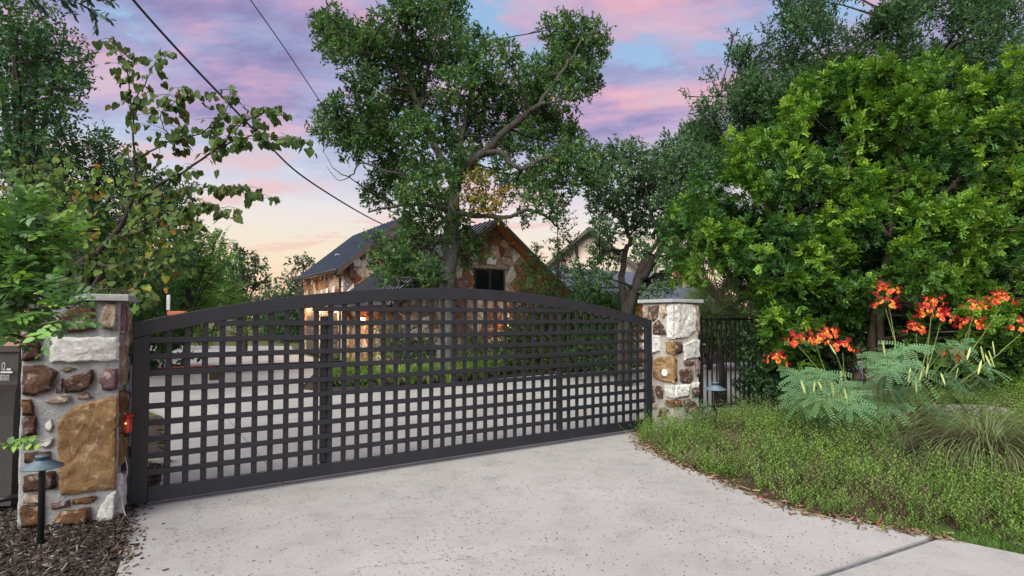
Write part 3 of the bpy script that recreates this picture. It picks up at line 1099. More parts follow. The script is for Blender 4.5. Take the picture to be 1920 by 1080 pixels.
loft('body', [(.06, .17, .19), (.5, .20, .22), (.78, .225, .25), (.96, .27, .29), (1.03, .30, .31), (1.29, .325, .33)], M['bin_plastic'], tb)
loft('rim', [(1.285, .345, .35), (1.33, .35, .355)], M['bin_plastic'], tb)
lid = loft('lid', [(1.331, .352, .357), (1.37, .345, .35), (1.41, .30, .30), (1.43, .2, .2)], M['bin_lid'], tb)
T = Tubes().add([(-.25, .36, 1.3), (.25, .36, 1.3)], .018, 8); T.build('handle', M['bin_plastic'], tb)
for sx in (-1, 1):
    bm = bmesh.new(); add_lathe(bm, [(.11, -.025), (.125, 0), (.11, .025)], seg=18)
    wh = link('wheel', bm_mesh('wheel', bm), M['black_iron'], tb); wh.rotation_euler = (0, R(90), 0); wh.location = (sx * .23, .22, .125)


def text_mesh(name, s, size):
    cu = bpy.data.curves.new(name, 'FONT')
    cu.body = s; cu.size = size; cu.align_x = 'LEFT'
    o = bpy.data.objects.new(name, cu); COL.objects.link(o)
    dg = bpy.context.evaluated_depsgraph_get()
    me_ = bpy.data.meshes.new_from_object(o.evaluated_get(dg))
    bpy.data.objects.remove(o); bpy.data.curves.remove(cu)
    return me_


for s, size, x, z, sx_, sy_ in (('12', .085, .205, 1.145, .40, 1.0), ('830-375-0175', .055, .192, 1.065, .25, 1.15)):
    o = link('lettering', text_mesh('lettering', s, size), M['bin_print'], tb)
    o.location = (x, -.349, z)
    o.rotation_euler = (R(90), 0, 0)
    o.scale = (sx_, sy_, 1)
for x, z, ww in ((.250, 1.150, .032), (.205, 1.128, .09)):
    box('lettering', (x + ww / 2, -.349, z), (ww, .003, .013), M['bin_print'], tb, 0)

wl = thing('dry_stone_wall', 'low wall of grey limestone blocks behind the trash bin', 'wall', (-5.6, 5.28, 0))
rnd = random.Random(5)
z = -.05
for row in range(6):
    hh = rnd.uniform(.09, .15); x = rnd.uniform(-.3, 0)
    while x < 1.85:
        ww = rnd.uniform(.35, .75)
        ww = min(ww, 1.95 - x)
        if ww < .12: break
        bm = bmesh.new()
        add_box(bm, (x + ww / 2, .1 + rnd.uniform(-.03, .03), z + hh / 2), (ww - .012, .34, hh - .01), .014)
        bmesh.ops.subdivide_edges(bm, edges=bm.edges[:], cuts=1)
        for v in bm.verts: v.co += Vector((rnd.uniform(-.008, .008), rnd.uniform(-.012, .012), rnd.uniform(-.006, .006)))
        link('block', bm_mesh('block', bm), M['limestone_grey'], wl)
        x += ww
    z += hh
T = Tubes().add([W(-30, 943, 4.28), W(46, 928, 4.42)], .022, 6)
tag(T.build('metal_rail', M['black_iron']), 'short black metal rail low beside the left stone pillar', 'rail')
bm = bmesh.new()
add_box(bm, (-7.9, 7.4, .22), (3.4, 3.6, .56), .2)
tag(link('terrace', bm_mesh('terrace', bm), M['mulch_soil']), kind='structure')

# ------------------------------------------------------------------ iron fence at the right
f0 = W(1312, 700, 8.42); f0.z = .1
fen = thing('iron_fence', 'black iron picket fence running from the right pillar into the shrub', 'fence', f0, TH)
FLn = 3.4
box('rail', (FLn / 2, 0, 1.42), (FLn, .03, .035), M['black_iron'], fen)
box('rail', (FLn / 2, 0, .12), (FLn, .03, .035), M['black_iron'], fen)
pk = None
k = 0
x = .06
while x < FLn:
    if pk is None:
        pk = box('picket', (0, 0, .76), (.018, .018, 1.40), M['black_iron'], fen, 0)
        pk.location = (x, .001, 0)
    else:
        c = pk.copy(); COL.objects.link(c); c.parent = fen; c.location = (x, .001, 0)
    x += .112
for x in (.02, 1.75, 3.4):
    box('post', (x, 0, .7), (.045, .045, 1.55), M['black_iron'], fen)

# ------------------------------------------------------------------ houses
P0 = Vector((-.40, 17.0, 0))


def wall_stones(parent, poly, cell, y, holes, mats, weights, seed, depth=.05, rz=None, loc=None, sx=1.0, sz=1.0, zmin=None):
    rnd = random.Random(seed)
    for s, q in voronoi(poly, cell, rnd, sx, sz):
        cx = sum(p[0] for p in q) / len(q); cz = sum(p[1] for p in q) / len(q)
        if zmin and cz < zmin: continue
        ok = True
        for (x0, x1, z0, z1) in holes:
            if x0 < cx < x1 and z0 < cz < z1: ok = False; break
            if max(p[0] for p in q) > x0 and min(p[0] for p in q) < x1 and max(p[1] for p in q) > z0 and min(p[1] for p in q) < z1:
                cand = []
                if cx <= x0: cand.append(((x0, 0), (1, 0)))
                if cx >= x1: cand.append(((x1, 0), (-1, 0)))
                if cz <= z0: cand.append(((0, z0), (0, 1)))
                if cz >= z1: cand.append(((0, z1), (0, -1)))
                q = clip_half(q, *cand[0])
                if len(q) < 3 or area2(q) < .004: ok = False; break
        if not ok: continue
        o = link('stone', stone_mesh('stone', q, depth * rnd.uniform(.6, 1.3), .02, 0, .008, rnd.randint(0, 9999)), M[rnd.choices(mats, weights)[0]], parent)
        if rz is not None: o.rotation_euler = (0, 0, rz)
        o.location = loc if loc is not None else (0, y, 0)


HM = ['wall_rust', 'wall_brown', 'stone_redbrick', 'wall_tan', 'wall_white', 'stone_mauve', 'stone_gold']


def roof_slab(name, e0, e1, r0, r1, th, mat, parent):
    """four corners: eave start/end, ridge start/end (local); slab thickness downwards"""
    e0, e1, r0, r1 = map(Vector, (e0, e1, r0, r1))
    n = (e1 - e0).cross(r0 - e0).normalized()
    if n.z < 0: n = -n
    V = [e0, e1, r1, r0] + [p - n * th for p in (e0, e1, r1, r0)]
    me_ = pymesh(name, V, [(0, 1, 2, 3), (7, 6, 5, 4), (0, 4, 5, 1), (1, 5, 6, 2), (2, 6, 7, 3), (3, 7, 4, 0)])
    bm = bmesh.new(); bm.from_mesh(me_); bpy.data.meshes.remove(me_)
    return link(name, bm_mesh(name, bm), mat, parent), n


def ribs(parent, e0, e1, r0, r1, n, nm, wd, ht, mat, name='seam'):
    e0, e1, r0, r1 = map(Vector, (e0, e1, r0, r1))
    along = (e1 - e0).normalized()
    for k in range(n):
        t_ = (k + .5) / n
        a, b_ = e0.lerp(e1, t_), r0.lerp(r1, t_)
        V = []
        for p in (a, b_):
            for s_, h_ in ((-.5, .0), (-.32, 1), (.32, 1), (.5, 0)):
                V.append(p + along * wd * s_ + nm * (ht * h_ + .001 - (0.004 if h_ == 0 else 0)))
        link(name, pymesh(name, V, [(0, 1, 5, 4), (1, 2, 6, 5), (2, 3, 7, 6), (0, 3, 2, 1), (4, 5, 6, 7), (0, 4, 7, 3)]), mat, parent)


house = thing('stone_house', 'fieldstone house front gable with dark metal roof and small dark window', 'house', P0, TH)
# front gable: ridge along local y at x=0
ZR, SLP = 4.50, .775
OV = .42
LX, RX = -3.33, 3.05
gw = 2.72
gpoly = [(-gw, 0), (gw, 0), (gw, ZR - .16 - SLP * gw), (0, ZR - .16), (-gw, ZR - .16 - SLP * gw)]
bm = bmesh.new()
vs = [bm.verts.new((p[0], OV, p[1])) for p in gpoly]; vb = [bm.verts.new((p[0], 6.2, p[1])) for p in gpoly]
bm.faces.new(vs); bm.faces.new(vb[::-1])
for i in range(5): bm.faces.new((vs[i], vb[i], vb[(i + 1) % 5], vs[(i + 1) % 5]))
link('wall', bm_mesh('wall', bm), M['mortar_warm'], house)
WX0, WX1, WZ0, WZ1 = -.62, .44, 2.16, 3.02
wall_stones(house, gpoly, .31, OV, [(WX0, WX1, WZ0, WZ1)], HM, [3.5, 1.4, 1, 4, 3.2, .8, 2], 17)
# left flank of the front gable
lpoly = [(0, 0), (5.7, 0), (5.7, ZR - .2 - SLP * gw), (0, ZR - .2 - SLP * gw)]
wall_stones(house, lpoly, .38, 0, [], HM, [4, 3, 2, 3, 2, 1, 1], 8, rz=R(-90), loc=(-gw, OV + 5.7, 0))
win = link('window', pymesh('window', [(WX0, OV - .07, WZ0), (WX1, OV - .07, WZ0), (WX1, OV - .07, WZ1), (WX0, OV - .07, WZ1), (WX0, OV + .0, WZ0), (WX1, OV, WZ0), (WX1, OV, WZ1), (WX0, OV, WZ1)],
                            [(0, 4, 5, 1), (1, 5, 6, 2), (2, 6, 7, 3), (3, 7, 4, 0)]), M['window_frame'], house)
for a_, b_ in ((WX0 + .04, (WX0 + WX1) / 2 - .03), ((WX0 + WX1) / 2 + .03, WX1 - .04)):
    box('pane', ((a_ + b_) / 2, OV - .03, (WZ0 + WZ1) / 2), (b_ - a_, .02, WZ1 - WZ0 - .08), M['window_glass'], win, 0)
for x_, w_ in ((WX0 + .025, .05), ((WX0 + WX1) / 2, .07), (WX1 - .025, .05)):
    box('frame', (x_, OV - .045, (WZ0 + WZ1) / 2), (w_, .06, WZ1 - WZ0), M['window_frame'], win, .003)
for z_ in (WZ0 + .02, WZ1 - .02):
    box('frame', ((WX0 + WX1) / 2, OV - .046, z_), (WX1 - WX0 - .1, .055, .04), M['window_frame'], win, .003)
box('lintel', ((WX0 + WX1) / 2, OV - .03, WZ1 + .05), (WX1 - WX0 + .3, .1, .09), M['stone_tan'], win, .01)
eL0, eL1 = (LX, 0, ZR + SLP * LX), (LX, 6.1, ZR + SLP * LX)
eR0, eR1 = (RX, 0, ZR - SLP * RX), (RX, 6.1, ZR - SLP * RX)
ro, nL = roof_slab('roof', eL0, eL1, (0, 0, ZR), (0, 6.1, ZR), .10, M['pan_sheen'], house)
ribs(house, eL0, eL1, (0, 0, ZR), (0, 6.1, ZR), 20, nL, .07, .042, M['rib_shade'])
ro, nR = roof_slab('roof', eR0, eR1, (.001, 0, ZR - .001), (.001, 6.1, ZR - .001), .10, M['pan_sheen'], house)
ribs(house, eR0, eR1, (0, 0, ZR), (0, 6.1, ZR), 20, nR, .07, .042, M['rib_shade'])
for sx, X in ((-1, LX), (1, RX)):
    ax_ = abs(X)
    # fascia (barge board) on the gable's edge and cedar soffit under the overhang
    pts = [(X, ZR - SLP * ax_ - .13), (X, ZR - SLP * ax_ + .03), (0, ZR + .03), (0, ZR - .13)]
    prism_xz('barge_board', pts, -.045, -.003, M['fascia'], house, 0)
    V = [(X, -.001, ZR - SLP * ax_ - .145), (0, -.001, ZR - .145), (0, OV - .06, ZR - .145), (X, OV - .06, ZR - SLP * ax_ - .145)]
    V += [(v[0], v[1], v[2] + .012) for v in V]
    link('soffit', pymesh('soffit', V, [(0, 1, 2, 3), (4, 7, 6, 5), (0, 4, 5, 1), (1, 5, 6, 2), (2, 6, 7, 3), (3, 7, 4, 0)]), M['cedar_soffit'], house)
    for k in range(1, 5):
        xx = X * k / 5
        box('rafter', (xx, OV / 2, ZR - SLP * abs(xx) - .19), (.08, OV - .08, .09), M['cedar_soffit'], house, .004)
T = Tubes().add([(LX - .05, .0, ZR + SLP * LX - .03), (LX - .05, 6.0, ZR + SLP * LX - .03)], .06, 8); T.build('gutter', M['gutter'], house)
T = Tubes().add([(LX - .05, .15, ZR + SLP * LX - .05), (-gw - .1, .4, ZR + SLP * LX - .35), (-gw - .1, .45, .05)], .035, 8); T.build('downspout', M['galvanised'], house)

# garage wing: gable at local y = GY
garage = thing('stone_garage', 'stone garage wing with steep dark roof and lit wall lanterns', 'garage', P0, TH)
GY, GE, GR_, GXC, GHW, GLEN = 5.64, 3.26, 5.40, -.60, 2.57, 6.45
slp = (GR_ - GE) / GHW
wl_, wr_ = GXC - GHW + .32, GXC + GHW - .32
gp = [(wl_, 0), (wr_, 0), (wr_, GE + .1), (GXC, GR_ - .18), (wl_, GE + .1)]
yw = GY + .35
bm = bmesh.new()
vs = [bm.verts.new((p[0], yw, p[1])) for p in gp]; vb = [bm.verts.new((p[0], GY + GLEN - .3, p[1])) for p in gp]
bm.faces.new(vs); bm.faces.new(vb[::-1])
for i in range(5): bm.faces.new((vs[i], vb[i], vb[(i + 1) % 5], vs[(i + 1) % 5]))
link('wall', bm_mesh('wall', bm), M['mortar_warm'], garage)
wall_stones(garage, gp, .33, yw, [], HM, [3, 1, 1.2, 4, 5, .8, 1.4], 12)
SL = GLEN - .65
doors = [(.55, 2.6), (3.15, 5.2)]            # measured along the flank from the near corner
flank = [(0, 0), (SL, 0), (SL, GE + .05), (0, GE + .05)]
# the flank faces the court: garage doors with stone around them
wall_stones(garage, [(0, 0), (SL, 0), (SL, GE + .02), (0, GE + .02)], .34, 0, [(SL - d1, SL - d0, -.1, 2.36) for d0, d1 in doors], HM, [3, 2, 1, 4, 3, 1, 1], 21, rz=R(-90), loc=(wl_, yw + SL, 0))
for d0, d1 in doors:
    box('lintel', (wl_ - .05, yw + (d0 + d1) / 2, 2.40), (.12, d1 - d0 + .3, .10), M['fascia'], garage)
for d0, d1 in doors:
    d = box('door', (wl_ - .005, yw + (d0 + d1) / 2, 1.17), (.06, d1 - d0, 2.34), M['dark_wood'], garage)
    for k in range(4):
        box('panel', (wl_ - .044, yw + (d0 + d1) / 2, .3 + k * .56), (.02, d1 - d0 - .16, .47), M['fascia'], d, .01)
eA, eB = (GXC - GHW, GY, GE), (GXC - GHW, GY + GLEN, GE)
rA, rB = (GXC, GY, GR_), (GXC, GY + GLEN, GR_)
_, gn = roof_slab('roof', eA, eB, rA, rB, .12, M['dark_roof'], garage)
ribs(garage, eA, eB, rA, rB, 16, gn, .035, .03, M['seam_blue'])
eC, eD = (GXC + GHW, GY, GE), (GXC + GHW, GY + GLEN, GE)
_, gn2 = roof_slab('roof', eC, eD, (GXC + .001, GY, GR_ - .001), (GXC + .001, GY + GLEN, GR_ - .001), .12, M['dark_roof'], garage)
for sx in (-1, 1):
    X = GXC + sx * GHW
    prism_xz('barge_board', [(X, GE - .2), (X, GE + .03), (GXC, GR_ + .03), (GXC, GR_ - .2)], GY - .05, GY - .003, M['fascia'], garage, 0)
    V = [(X, GY, GE - .165), (GXC, GY, GR_ - .165), (GXC, yw - .06, GR_ - .165), (X, yw - .06, GE - .165)]
    V += [(v[0], v[1], v[2] + .012) for v in V]
    link('soffit', pymesh('soffit', V, [(0, 1, 2, 3), (4, 7, 6, 5), (0, 4, 5, 1), (1, 5, 6, 2), (2, 6, 7, 3), (3, 7, 4, 0)]), M['dark_wood'], garage)
    box('bracket', (GXC + sx * (GHW - .55), yw - .12, GE + .0), (.14, .2, .55), M['dark_wood'], garage)
box('roof_vent', (GXC - GHW * .62, GY + 3.4, GE + .38 * GHW * slp + .05), (.14, .25, .06), M['galvanised'], garage)
T = Tubes().add([(GXC - GHW - .06, GY - .03, GE - .05), (GXC - GHW - .06, GY + GLEN, GE - .05)], .065, 8); T.build('gutter', M['gutter'], garage)
T = Tubes().add(smooth_path([(GXC - GHW - .06, GY + .25, GE - .1), (GXC - GHW + .05, GY + .28, GE - .25), (wl_ - .09, yw + .12, GE - .45), (wl_ - .09, yw + .12, .25), (wl_ - .2, yw + .1, .12)], 3), .045, 8); T.build('downspout', M['gutter'], garage)
T = Tubes().add(smooth_path([(GXC - GHW - .06, GY + GLEN - .1, GE - .1), (GXC - GHW + .15, GY + GLEN - .2, GE - .4), (wl_ - .09, GY + GLEN - .35, GE - .6), (wl_ - .09, GY + GLEN - .35, .2)], 3), .045, 8); T.build('downspout', M['gutter'], garage)
# stone piers on the near side of the garage
for k, x_ in enumerate((wl_ + .12, wl_ + .85, wl_ + 1.55)):
    pr = box('pier', (x_, yw - .2, 1.12), (.42, .34, 2.24), M['mortar_warm'], garage)
    wall_stones(pr, [(x_ - .2, 0), (x_ + .2, 0), (x_ + .2, 2.2), (x_ - .2, 2.2)], .26, yw - .37, [], HM, [3, 2, 3, 3, 4, 2, 1], 40 + k)


def lantern(label, p, rz=0.0, power=14, s=1.0):
    t_ = thing('wall_lantern', label, 'lantern', p, rz, 'lit lanterns on the house')
    box('bracket', (0, .07 * s, .12 * s), (.05 * s, .14 * s, .03 * s), M['black_iron'], t_)
    lathe('roof', [(.09 * s, .10 * s), (.02 * s, .17 * s), (.0, .18 * s)], M['black_iron'], t_, seg=8)
    lathe('glass', [(.04 * s, -.12 * s), (.07 * s, .09 * s), (.0, .095 * s)], M['lamp_glow'], t_, seg=8)
    lathe('base', [(.0, -.145 * s), (.05 * s, -.14 * s), (.05 * s, -.122 * s)], M['black_iron'], t_, seg=8)
    ld = bpy.data.lights.new('lantern_light', 'POINT')
    ld.energy = power * 1.8; ld.color = (1.0, .55, .26); ld.shadow_soft_size = .09
    lo = bpy.data.objects.new('lantern_light', ld); COL.objects.link(lo); lo.parent = t_
    lo.location = (0, -.16, .0)
    return t_


hw = lambda x, y, z: P0 + AX * x + BX * y + Vector((0, 0, z))
lantern('glowing wall lantern on the stone between the dark garage doors', hw(wl_ - .17, yw + 2.88, 1.85), TH - R(90))
lantern('glowing wall lantern at the near corner of the garage', hw(wl_ - .17, yw + .32, 1.85), TH - R(90))
lantern('glowing wall lantern at the far end of the garage doors', hw(wl_ - .17, yw + 5.5, 1.85), TH - R(90))
lantern('glowing lantern on the last stone pier under the porch roof', hw(wl_ + 1.55, yw - .53, 1.35), TH, 12)
lantern('glowing lantern on the stone flank beneath the ribbed roof', hw(-gw - .2, OV + 3.2, 1.45), TH - R(90), 12)
lantern('glowing lantern low on the stone gable behind the grasses', hw(.45, OV - .2, 1.3), TH, 5)
lantern('glowing lantern under the grey roof of the right wing', hw(7.4, .62, 1.45), TH, 14)

# right wing
wing = thing('house_wing', 'low right wing of the house with grey standing seam roof', 'house', P0, TH)
e0, e1, r0, r1 = (2.7, .25, 2.12), (11.5, .25, 2.12), (2.7, 4.1, 3.6), (11.5, 4.1, 3.6)
_, wn = roof_slab('roof', e0, e1, r0, r1, .1, M['grey_roof'], wing)
ribs(wing, e0, e1, r0, r1, 22, wn, .035, .04, M['grey_roof'])
_, _ = roof_slab('roof', (2.7, 8.0, 2.12), (11.5, 8.0, 2.12), (2.7, 4.102, 3.599), (11.5, 4.102, 3.599), .1, M['grey_roof'], wing)
bm = bmesh.new(); add_box(bm, (7.1, 4.1, 1.0), (8.4, 6.6, 2.05), 0); link('wall', bm_mesh('wall', bm), M['mortar_warm'], wing)
wall_stones(wing, [(2.95, 0), (11.25, 0), (11.25, 2.0), (2.95, 2.0)], .42, .8, [(5.0, 6.4, -.1, 1.95), (8.4, 9.6, .7, 1.9)], HM, [4, 3, 2, 3, 2, 1, 1], 61)
dr = box('door', (5.7, .78, .97), (1.3, .06, 1.9), M['dark_wood'], wing)
box('window', (9.0, .78, 1.3), (1.15, .06, 1.1), M['window_glass'], wing)
T = Tubes().add([(2.7, .2, 2.06), (11.5, .2, 2.06)], .055, 8); T.build('gutter', M['gutter'], wing)

far = thing('far_house', 'cream stucco gable with dark bracketed eaves behind the right oak', 'house', Vector((3.75, 27.5, 0)), R(-9))
FA, FHW, fs = 5.95, 3.2, .85
fp = [(-FHW + .4, 0), (FHW - .4, 0), (FHW - .4, FA - .1 - fs * (FHW - .4)), (0, FA - .1), (-FHW + .4, FA - .1 - fs * (FHW - .4))]
bm = bmesh.new()
vs = [bm.verts.new((p[0], .55, p[1])) for p in fp]; vb = [bm.verts.new((p[0], 6.5, p[1])) for p in fp]
bm.faces.new(vs); bm.faces.new(vb[::-1])
for i in range(5): bm.faces.new((vs[i], vb[i], vb[(i + 1) % 5], vs[(i + 1) % 5]))
link('wall', bm_mesh('wall', bm), M['stucco_cream'], far)
for sx in (-1, 1):
    X = sx * FHW
    roof_slab('roof', (X, 0, FA - fs * FHW), (X, 6.6, FA - fs * FHW), (sx * .001, 0, FA), (sx * .001, 6.6, FA), .1, M['dark_roof'], far)
    prism_xz('barge_board', [(X, FA - fs * FHW - .2), (X, FA - fs * FHW + .02), (0, FA + .02), (0, FA - .2)], -.05, -.003, M['fascia'], far, 0)
    br = Tubes().add(smooth_path([(sx * .62, .52, FA - 1.5), (sx * .62, .35, FA - 1.1), (sx * .62, .05, FA - .75)], 4), .07, 6); br.build('bracket', M['dark_wood'], far)
sw = thing('stone_chimney', 'pale fieldstone chimney seen through the gap left of the bright shrub', 'chimney', P0 + AX * 14.2 + BX * 4.6, TH)
box('core', (0, .5, 2.0), (2.6, 1.0, 4.1), M['mortar_warm'], sw)
wall_stones(sw, [(-1.28, 1.6), (1.28, 1.6), (1.28, 4.0), (-1.28, 4.0)], .4, 0, [], HM, [2, 1, 1, 5, 5, 1, 2], 71)

# ------------------------------------------------------------------ overhead cables


def cable(label, pts, d0, d1, r, mat):
    n = len(pts)
    ps = []
    for i, (x, y) in enumerate(pts):
        t_ = i / (n - 1)
        ps.append(W(x, y, 1 / (1 / d0 + (1 / d1 - 1 / d0) * t_)))
    tag(Tubes().add(smooth_path(ps, 6), r, 6).build('overhead_cable', mat), label, 'cable', 'overhead cables to the house')


cable('thick black overhead cable sagging from upper left to the garage gable', [(205, -60), (250, 0), (330, 90), (420, 185), (500, 268), (560, 325), (640, 378), (700, 412), (748, 434)], 6.5, 21.0, .017, M['cable_rubber'])
cable('thin straight overhead cable running down behind the tall oak', [(430, -60), (470, 0), (530, 85), (590, 175), (640, 250), (700, 335), (760, 420)], 9.0, 19.0, .010, M['cable_rubber'])

# ------------------------------------------------------------------ trees and shrubs
GREEN_OAK = [(.040, .095, .034), (.062, .13, .042), (.09, .165, .05), (.13, .17, .045)]


def px_clumps(lst, D0, dspread, rs=1.0, seed=0):
    rnd = random.Random(seed)
    out = []
    for c in lst:
        x, y, r = c[:3]
        d = D0 + (c[3] if len(c) > 3 else rnd.uniform(-dspread, dspread))
        out.append((W(x, y, d), r / F * d * rs))
    return out


def tree(name, label, trunk, limbs, clumps, dens, K, Ls, lL, lW, cols, wts, shape='diamond', bark_m='oak_bark', leaf_m='leaf', group=None, cat='tree',
         pinnate=False, twigs=2, outb=.7, upb=.25, shell=2.0, squash=1.0, droop=0.0, extra=None, twig_r=.012, spread=.8, ros=1):
    base = Vector(trunk[0][0])
    t_ = thing(name, label, cat, base, 0, group)
    tr = Tubes()
    pts = smooth_path([p for p, r in trunk], 5, trunk[0][1] * .10)
    rr = np.interp(np.linspace(0, len(trunk) - 1, len(pts)), range(len(trunk)), [r for p, r in trunk])
    tr.add([p - base for p in pts], list(rr), 10)
    tr.build('trunk', M[bark_m], t_)
    nodes = [(p, r) for p, r in zip(pts, rr)]
    lb = Tubes()
    for lm in limbs:
        ps = smooth_path([p for p, r in lm], 5, lm[0][1] * .35)
        r2 = np.interp(np.linspace(0, len(lm) - 1, len(ps)), range(len(lm)), [r for p, r in lm])
        lb.add([p - base for p in ps], list(r2), 7)
        nodes += [(p, r) for p, r in zip(ps, r2)]
    npts = np.array([p for p, r in nodes])
    for c, r in clumps:
        dd = np.linalg.norm(npts - np.array(c), axis=1) + np.maximum(0, npts[:, 2] - c.z) * .8
        p0, rad = nodes[int(dd.argmin())]
        mid = (p0 + c) / 2 + Vector((random.uniform(-.2, .2), random.uniform(-.2, .2), random.uniform(-.1, .2))) * r
        q = smooth_path([p0, mid, c], 3, .04 * r)
        r0_ = min(rad * .6, .012 + .02 * (c - p0).length) + .004
        lb.add([p - base for p in q], lerp_list(r0_, twig_r * .7, len(q)), 5, False)
        for k in range(twigs):
            d = Vector(rvec(1)[0]); d.z = abs(d.z) * .6
            q = smooth_path([mid.lerp(c, random.random()), c + d * r * .5, c + d * r * random.uniform(.75, 1.05)], 2, .03 * r)
            lb.add([p - base for p in q], lerp_list(twig_r * .7, twig_r * .25, len(q)), 4, False)
    if lb.v: lb.build('branches', M['limb_bark' if bark_m == 'oak_bark' else bark_m], t_)
    P, D = clump_sprigs(clumps, dens, outb, upb, shell, squash, ros)
    arr = leaf_sprigs(P - np.array(base), D, K, Ls, lL, lW, cols, wts, pinnate, .5, spread, droop, ros)
    if extra is not None:
        for cl2, dens2, cols2, wts2 in extra:
            P, D = clump_sprigs(cl2, dens2, outb, upb, shell, squash, ros)
            a2 = leaf_sprigs(P - np.array(base), D, K, Ls, lL, lW, cols2, wts2, pinnate, .5, spread, droop, ros)
            arr = tuple(np.concatenate([u, v]) for u, v in zip(arr, a2))
    scatter('crown', *arr[:3], arr[3], arr[4], shape, arr[5], M[leaf_m], t_)
    return t_


# --- the tall oak before the house
OD = 13.6
o_ = lambda x, y, d=0.0: W(x, y, OD + d)
zb = W(838, 715, OD); zb.z = -.05
trunk = [(zb, .30), (o_(839, 640), .225), (o_(838, 560), .20), (o_(842, 490), .185), (o_(847, 430), .175), (o_(850, 385), .165), (o_(853, 345), .15)]
limbs = [
    [(o_(852, 350), .12), (o_(832, 300, .3), .10), (o_(805, 255, .4), .09), (o_(788, 205, .2), .075), (o_(760, 150, 0), .06), (o_(715, 112, -.3), .045), (o_(660, 85, -.5), .03), (o_(615, 60, -.6), .015)],
    [(o_(788, 205, .2), .06), (o_(800, 140, .5), .045), (o_(820, 80, .6), .03), (o_(830, 20, .6), .02)],
    [(o_(853, 345), .125), (o_(880, 310, -.3), .11), (o_(918, 278, -.5), .10), (o_(965, 232, -.6), .08), (o_(1010, 195, -.7), .06), (o_(1060, 130, -.6), .04), (o_(1090, 75, -.5), .02)],
    [(o_(905, 288, -.4), .075), (o_(938, 285, -.8), .065), (o_(960, 308, -1.0), .055), (o_(985, 314, -1.1), .045), (o_(1015, 300, -1.1), .035), (o_(1060, 285, -1.0), .02)],
    [(o_(853, 350), .09), (o_(862, 280, .8), .075), (o_(876, 210, 1.1), .06), (o_(890, 140, 1.2), .045), (o_(900, 80, 1.1), .03)],
    [(o_(849, 395), .07), (o_(800, 385, -.5), .05), (o_(750, 385, -.9), .035), (o_(690, 398, -1.1), .02)],
    [(o_(850, 400), .075), (o_(900, 405, -.6), .055), (o_(950, 408, -1.0), .045), (o_(985, 395, -1.1), .04), (o_(1020, 405, -1.1), .03), (o_(1050, 430, -1.0), .015)],
    [(o_(840, 320, .2), .06), (o_(760, 300, .3), .045), (o_(700, 262, .3), .03), (o_(630, 235, .2), .018)],
    [(o_(810, 330, -.3), .045), (o_(740, 325, -.6), .03), (o_(680, 305, -.8), .022), (o_(658, 330, -.8), .016), (o_(630, 320, -.8), .010), (o_(606, 285, -.8), .004)],
    [(o_(658, 330, -.8), .012), (o_(635, 338, -.8), .009), (o_(612, 312, -.8), .004)],
    [(o_(842, 500), .06), (o_(810, 470, -.4), .04), (o_(770, 460, -.7), .02)],
]
oak_px = [(612, 55, 26), (640, 70, 34), (665, 85, 34), (692, 62, 26), (600, 42, 16), (640, 100, 26), (625, 35, 18), (610, 85, 18),
          (750, 22, 36), (795, 18, 40), (845, 18, 36), (775, 60, 38), (835, 70, 42), (720, 95, 34), (755, 100, 36), (715, 45, 18), (700, 125, 28),
          (800, 118, 40), (860, 115, 42), (895, 85, 32), (900, 140, 38), (945, 105, 34), (930, 165, 36), (760, 150, 36), (690, 150, 26), (855, 165, 40),
          (1035, 55, 26), (1075, 60, 32), (1115, 62, 26), (1055, 95, 34), (1100, 105, 34), (1128, 85, 16), (1090, 145, 32), (1045, 140, 36), (1005, 140, 34), (975, 170, 36), (1110, 165, 20), (1060, 185, 28),
          (665, 165, 26), (690, 190, 34), (725, 225, 38), (618, 215, 26), (640, 240, 32), (605, 245, 20), (660, 270, 34), (630, 195, 18), (700, 255, 34), (730, 280, 34), (690, 225, 30), (755, 195, 34),
          (800, 190, 36), (850, 215, 38), (905, 205, 36), (965, 215, 36), (1015, 215, 34), (795, 250, 34), (845, 265, 36), (900, 245, 34), (955, 262, 32), (1000, 262, 34), (1045, 240, 34), (770, 240, 30),
          (720, 330, 26), (750, 320, 34), (795, 310, 34), (830, 340, 30), (700, 365, 26), (735, 365, 30), (775, 365, 34), (815, 375, 26), (870, 315, 26),
          (770, 410, 26), (800, 420, 26), (765, 445, 26), (790, 460, 28), (735, 465, 24), (760, 490, 28), (800, 500, 22), (715, 490, 20), (830, 440, 18), (865, 450, 16), (875, 480, 20),
          (960, 350, 28), (1000, 335, 32), (1030, 310, 32), (1005, 375, 26), (1045, 355, 32), (1060, 300, 30), (1095, 290, 28), (1070, 260, 26), (940, 320, 22), (1035, 395, 22), (1100, 330, 26), (980, 405, 14), (815, 515, 22), (782, 525, 24), (745, 512, 22), (720, 520, 18), (862, 418, 20), (886, 448, 22), (700, 455, 18), (905, 470, 14), (835, 395, 22), (875, 300, 26), (940, 290, 24), (1010, 185, 26), (1050, 110, 24)]
oak_yellow = [(895, 355, 32), (925, 365, 28), (905, 390, 26), (880, 380, 22), (935, 395, 18), (900, 330, 18)]
oc = px_clumps(oak_px, OD, 1.7, 1.0, 3)
oy = px_clumps(oak_yellow, OD - .6, .6, 1.0, 4)
tree('oak_tree', 'tall open oak with grey trunk standing between the gate and the house', trunk, limbs, oc, 660, 9, .20, .105, .050, GREEN_OAK, [3, 4, 3, .5],
     twigs=3, shell=1.9, extra=[(oy, 330, [(.26, .20, .04), (.24, .15, .03), (.12, .15, .04)], [3, 2, 3])], twig_r=.014)

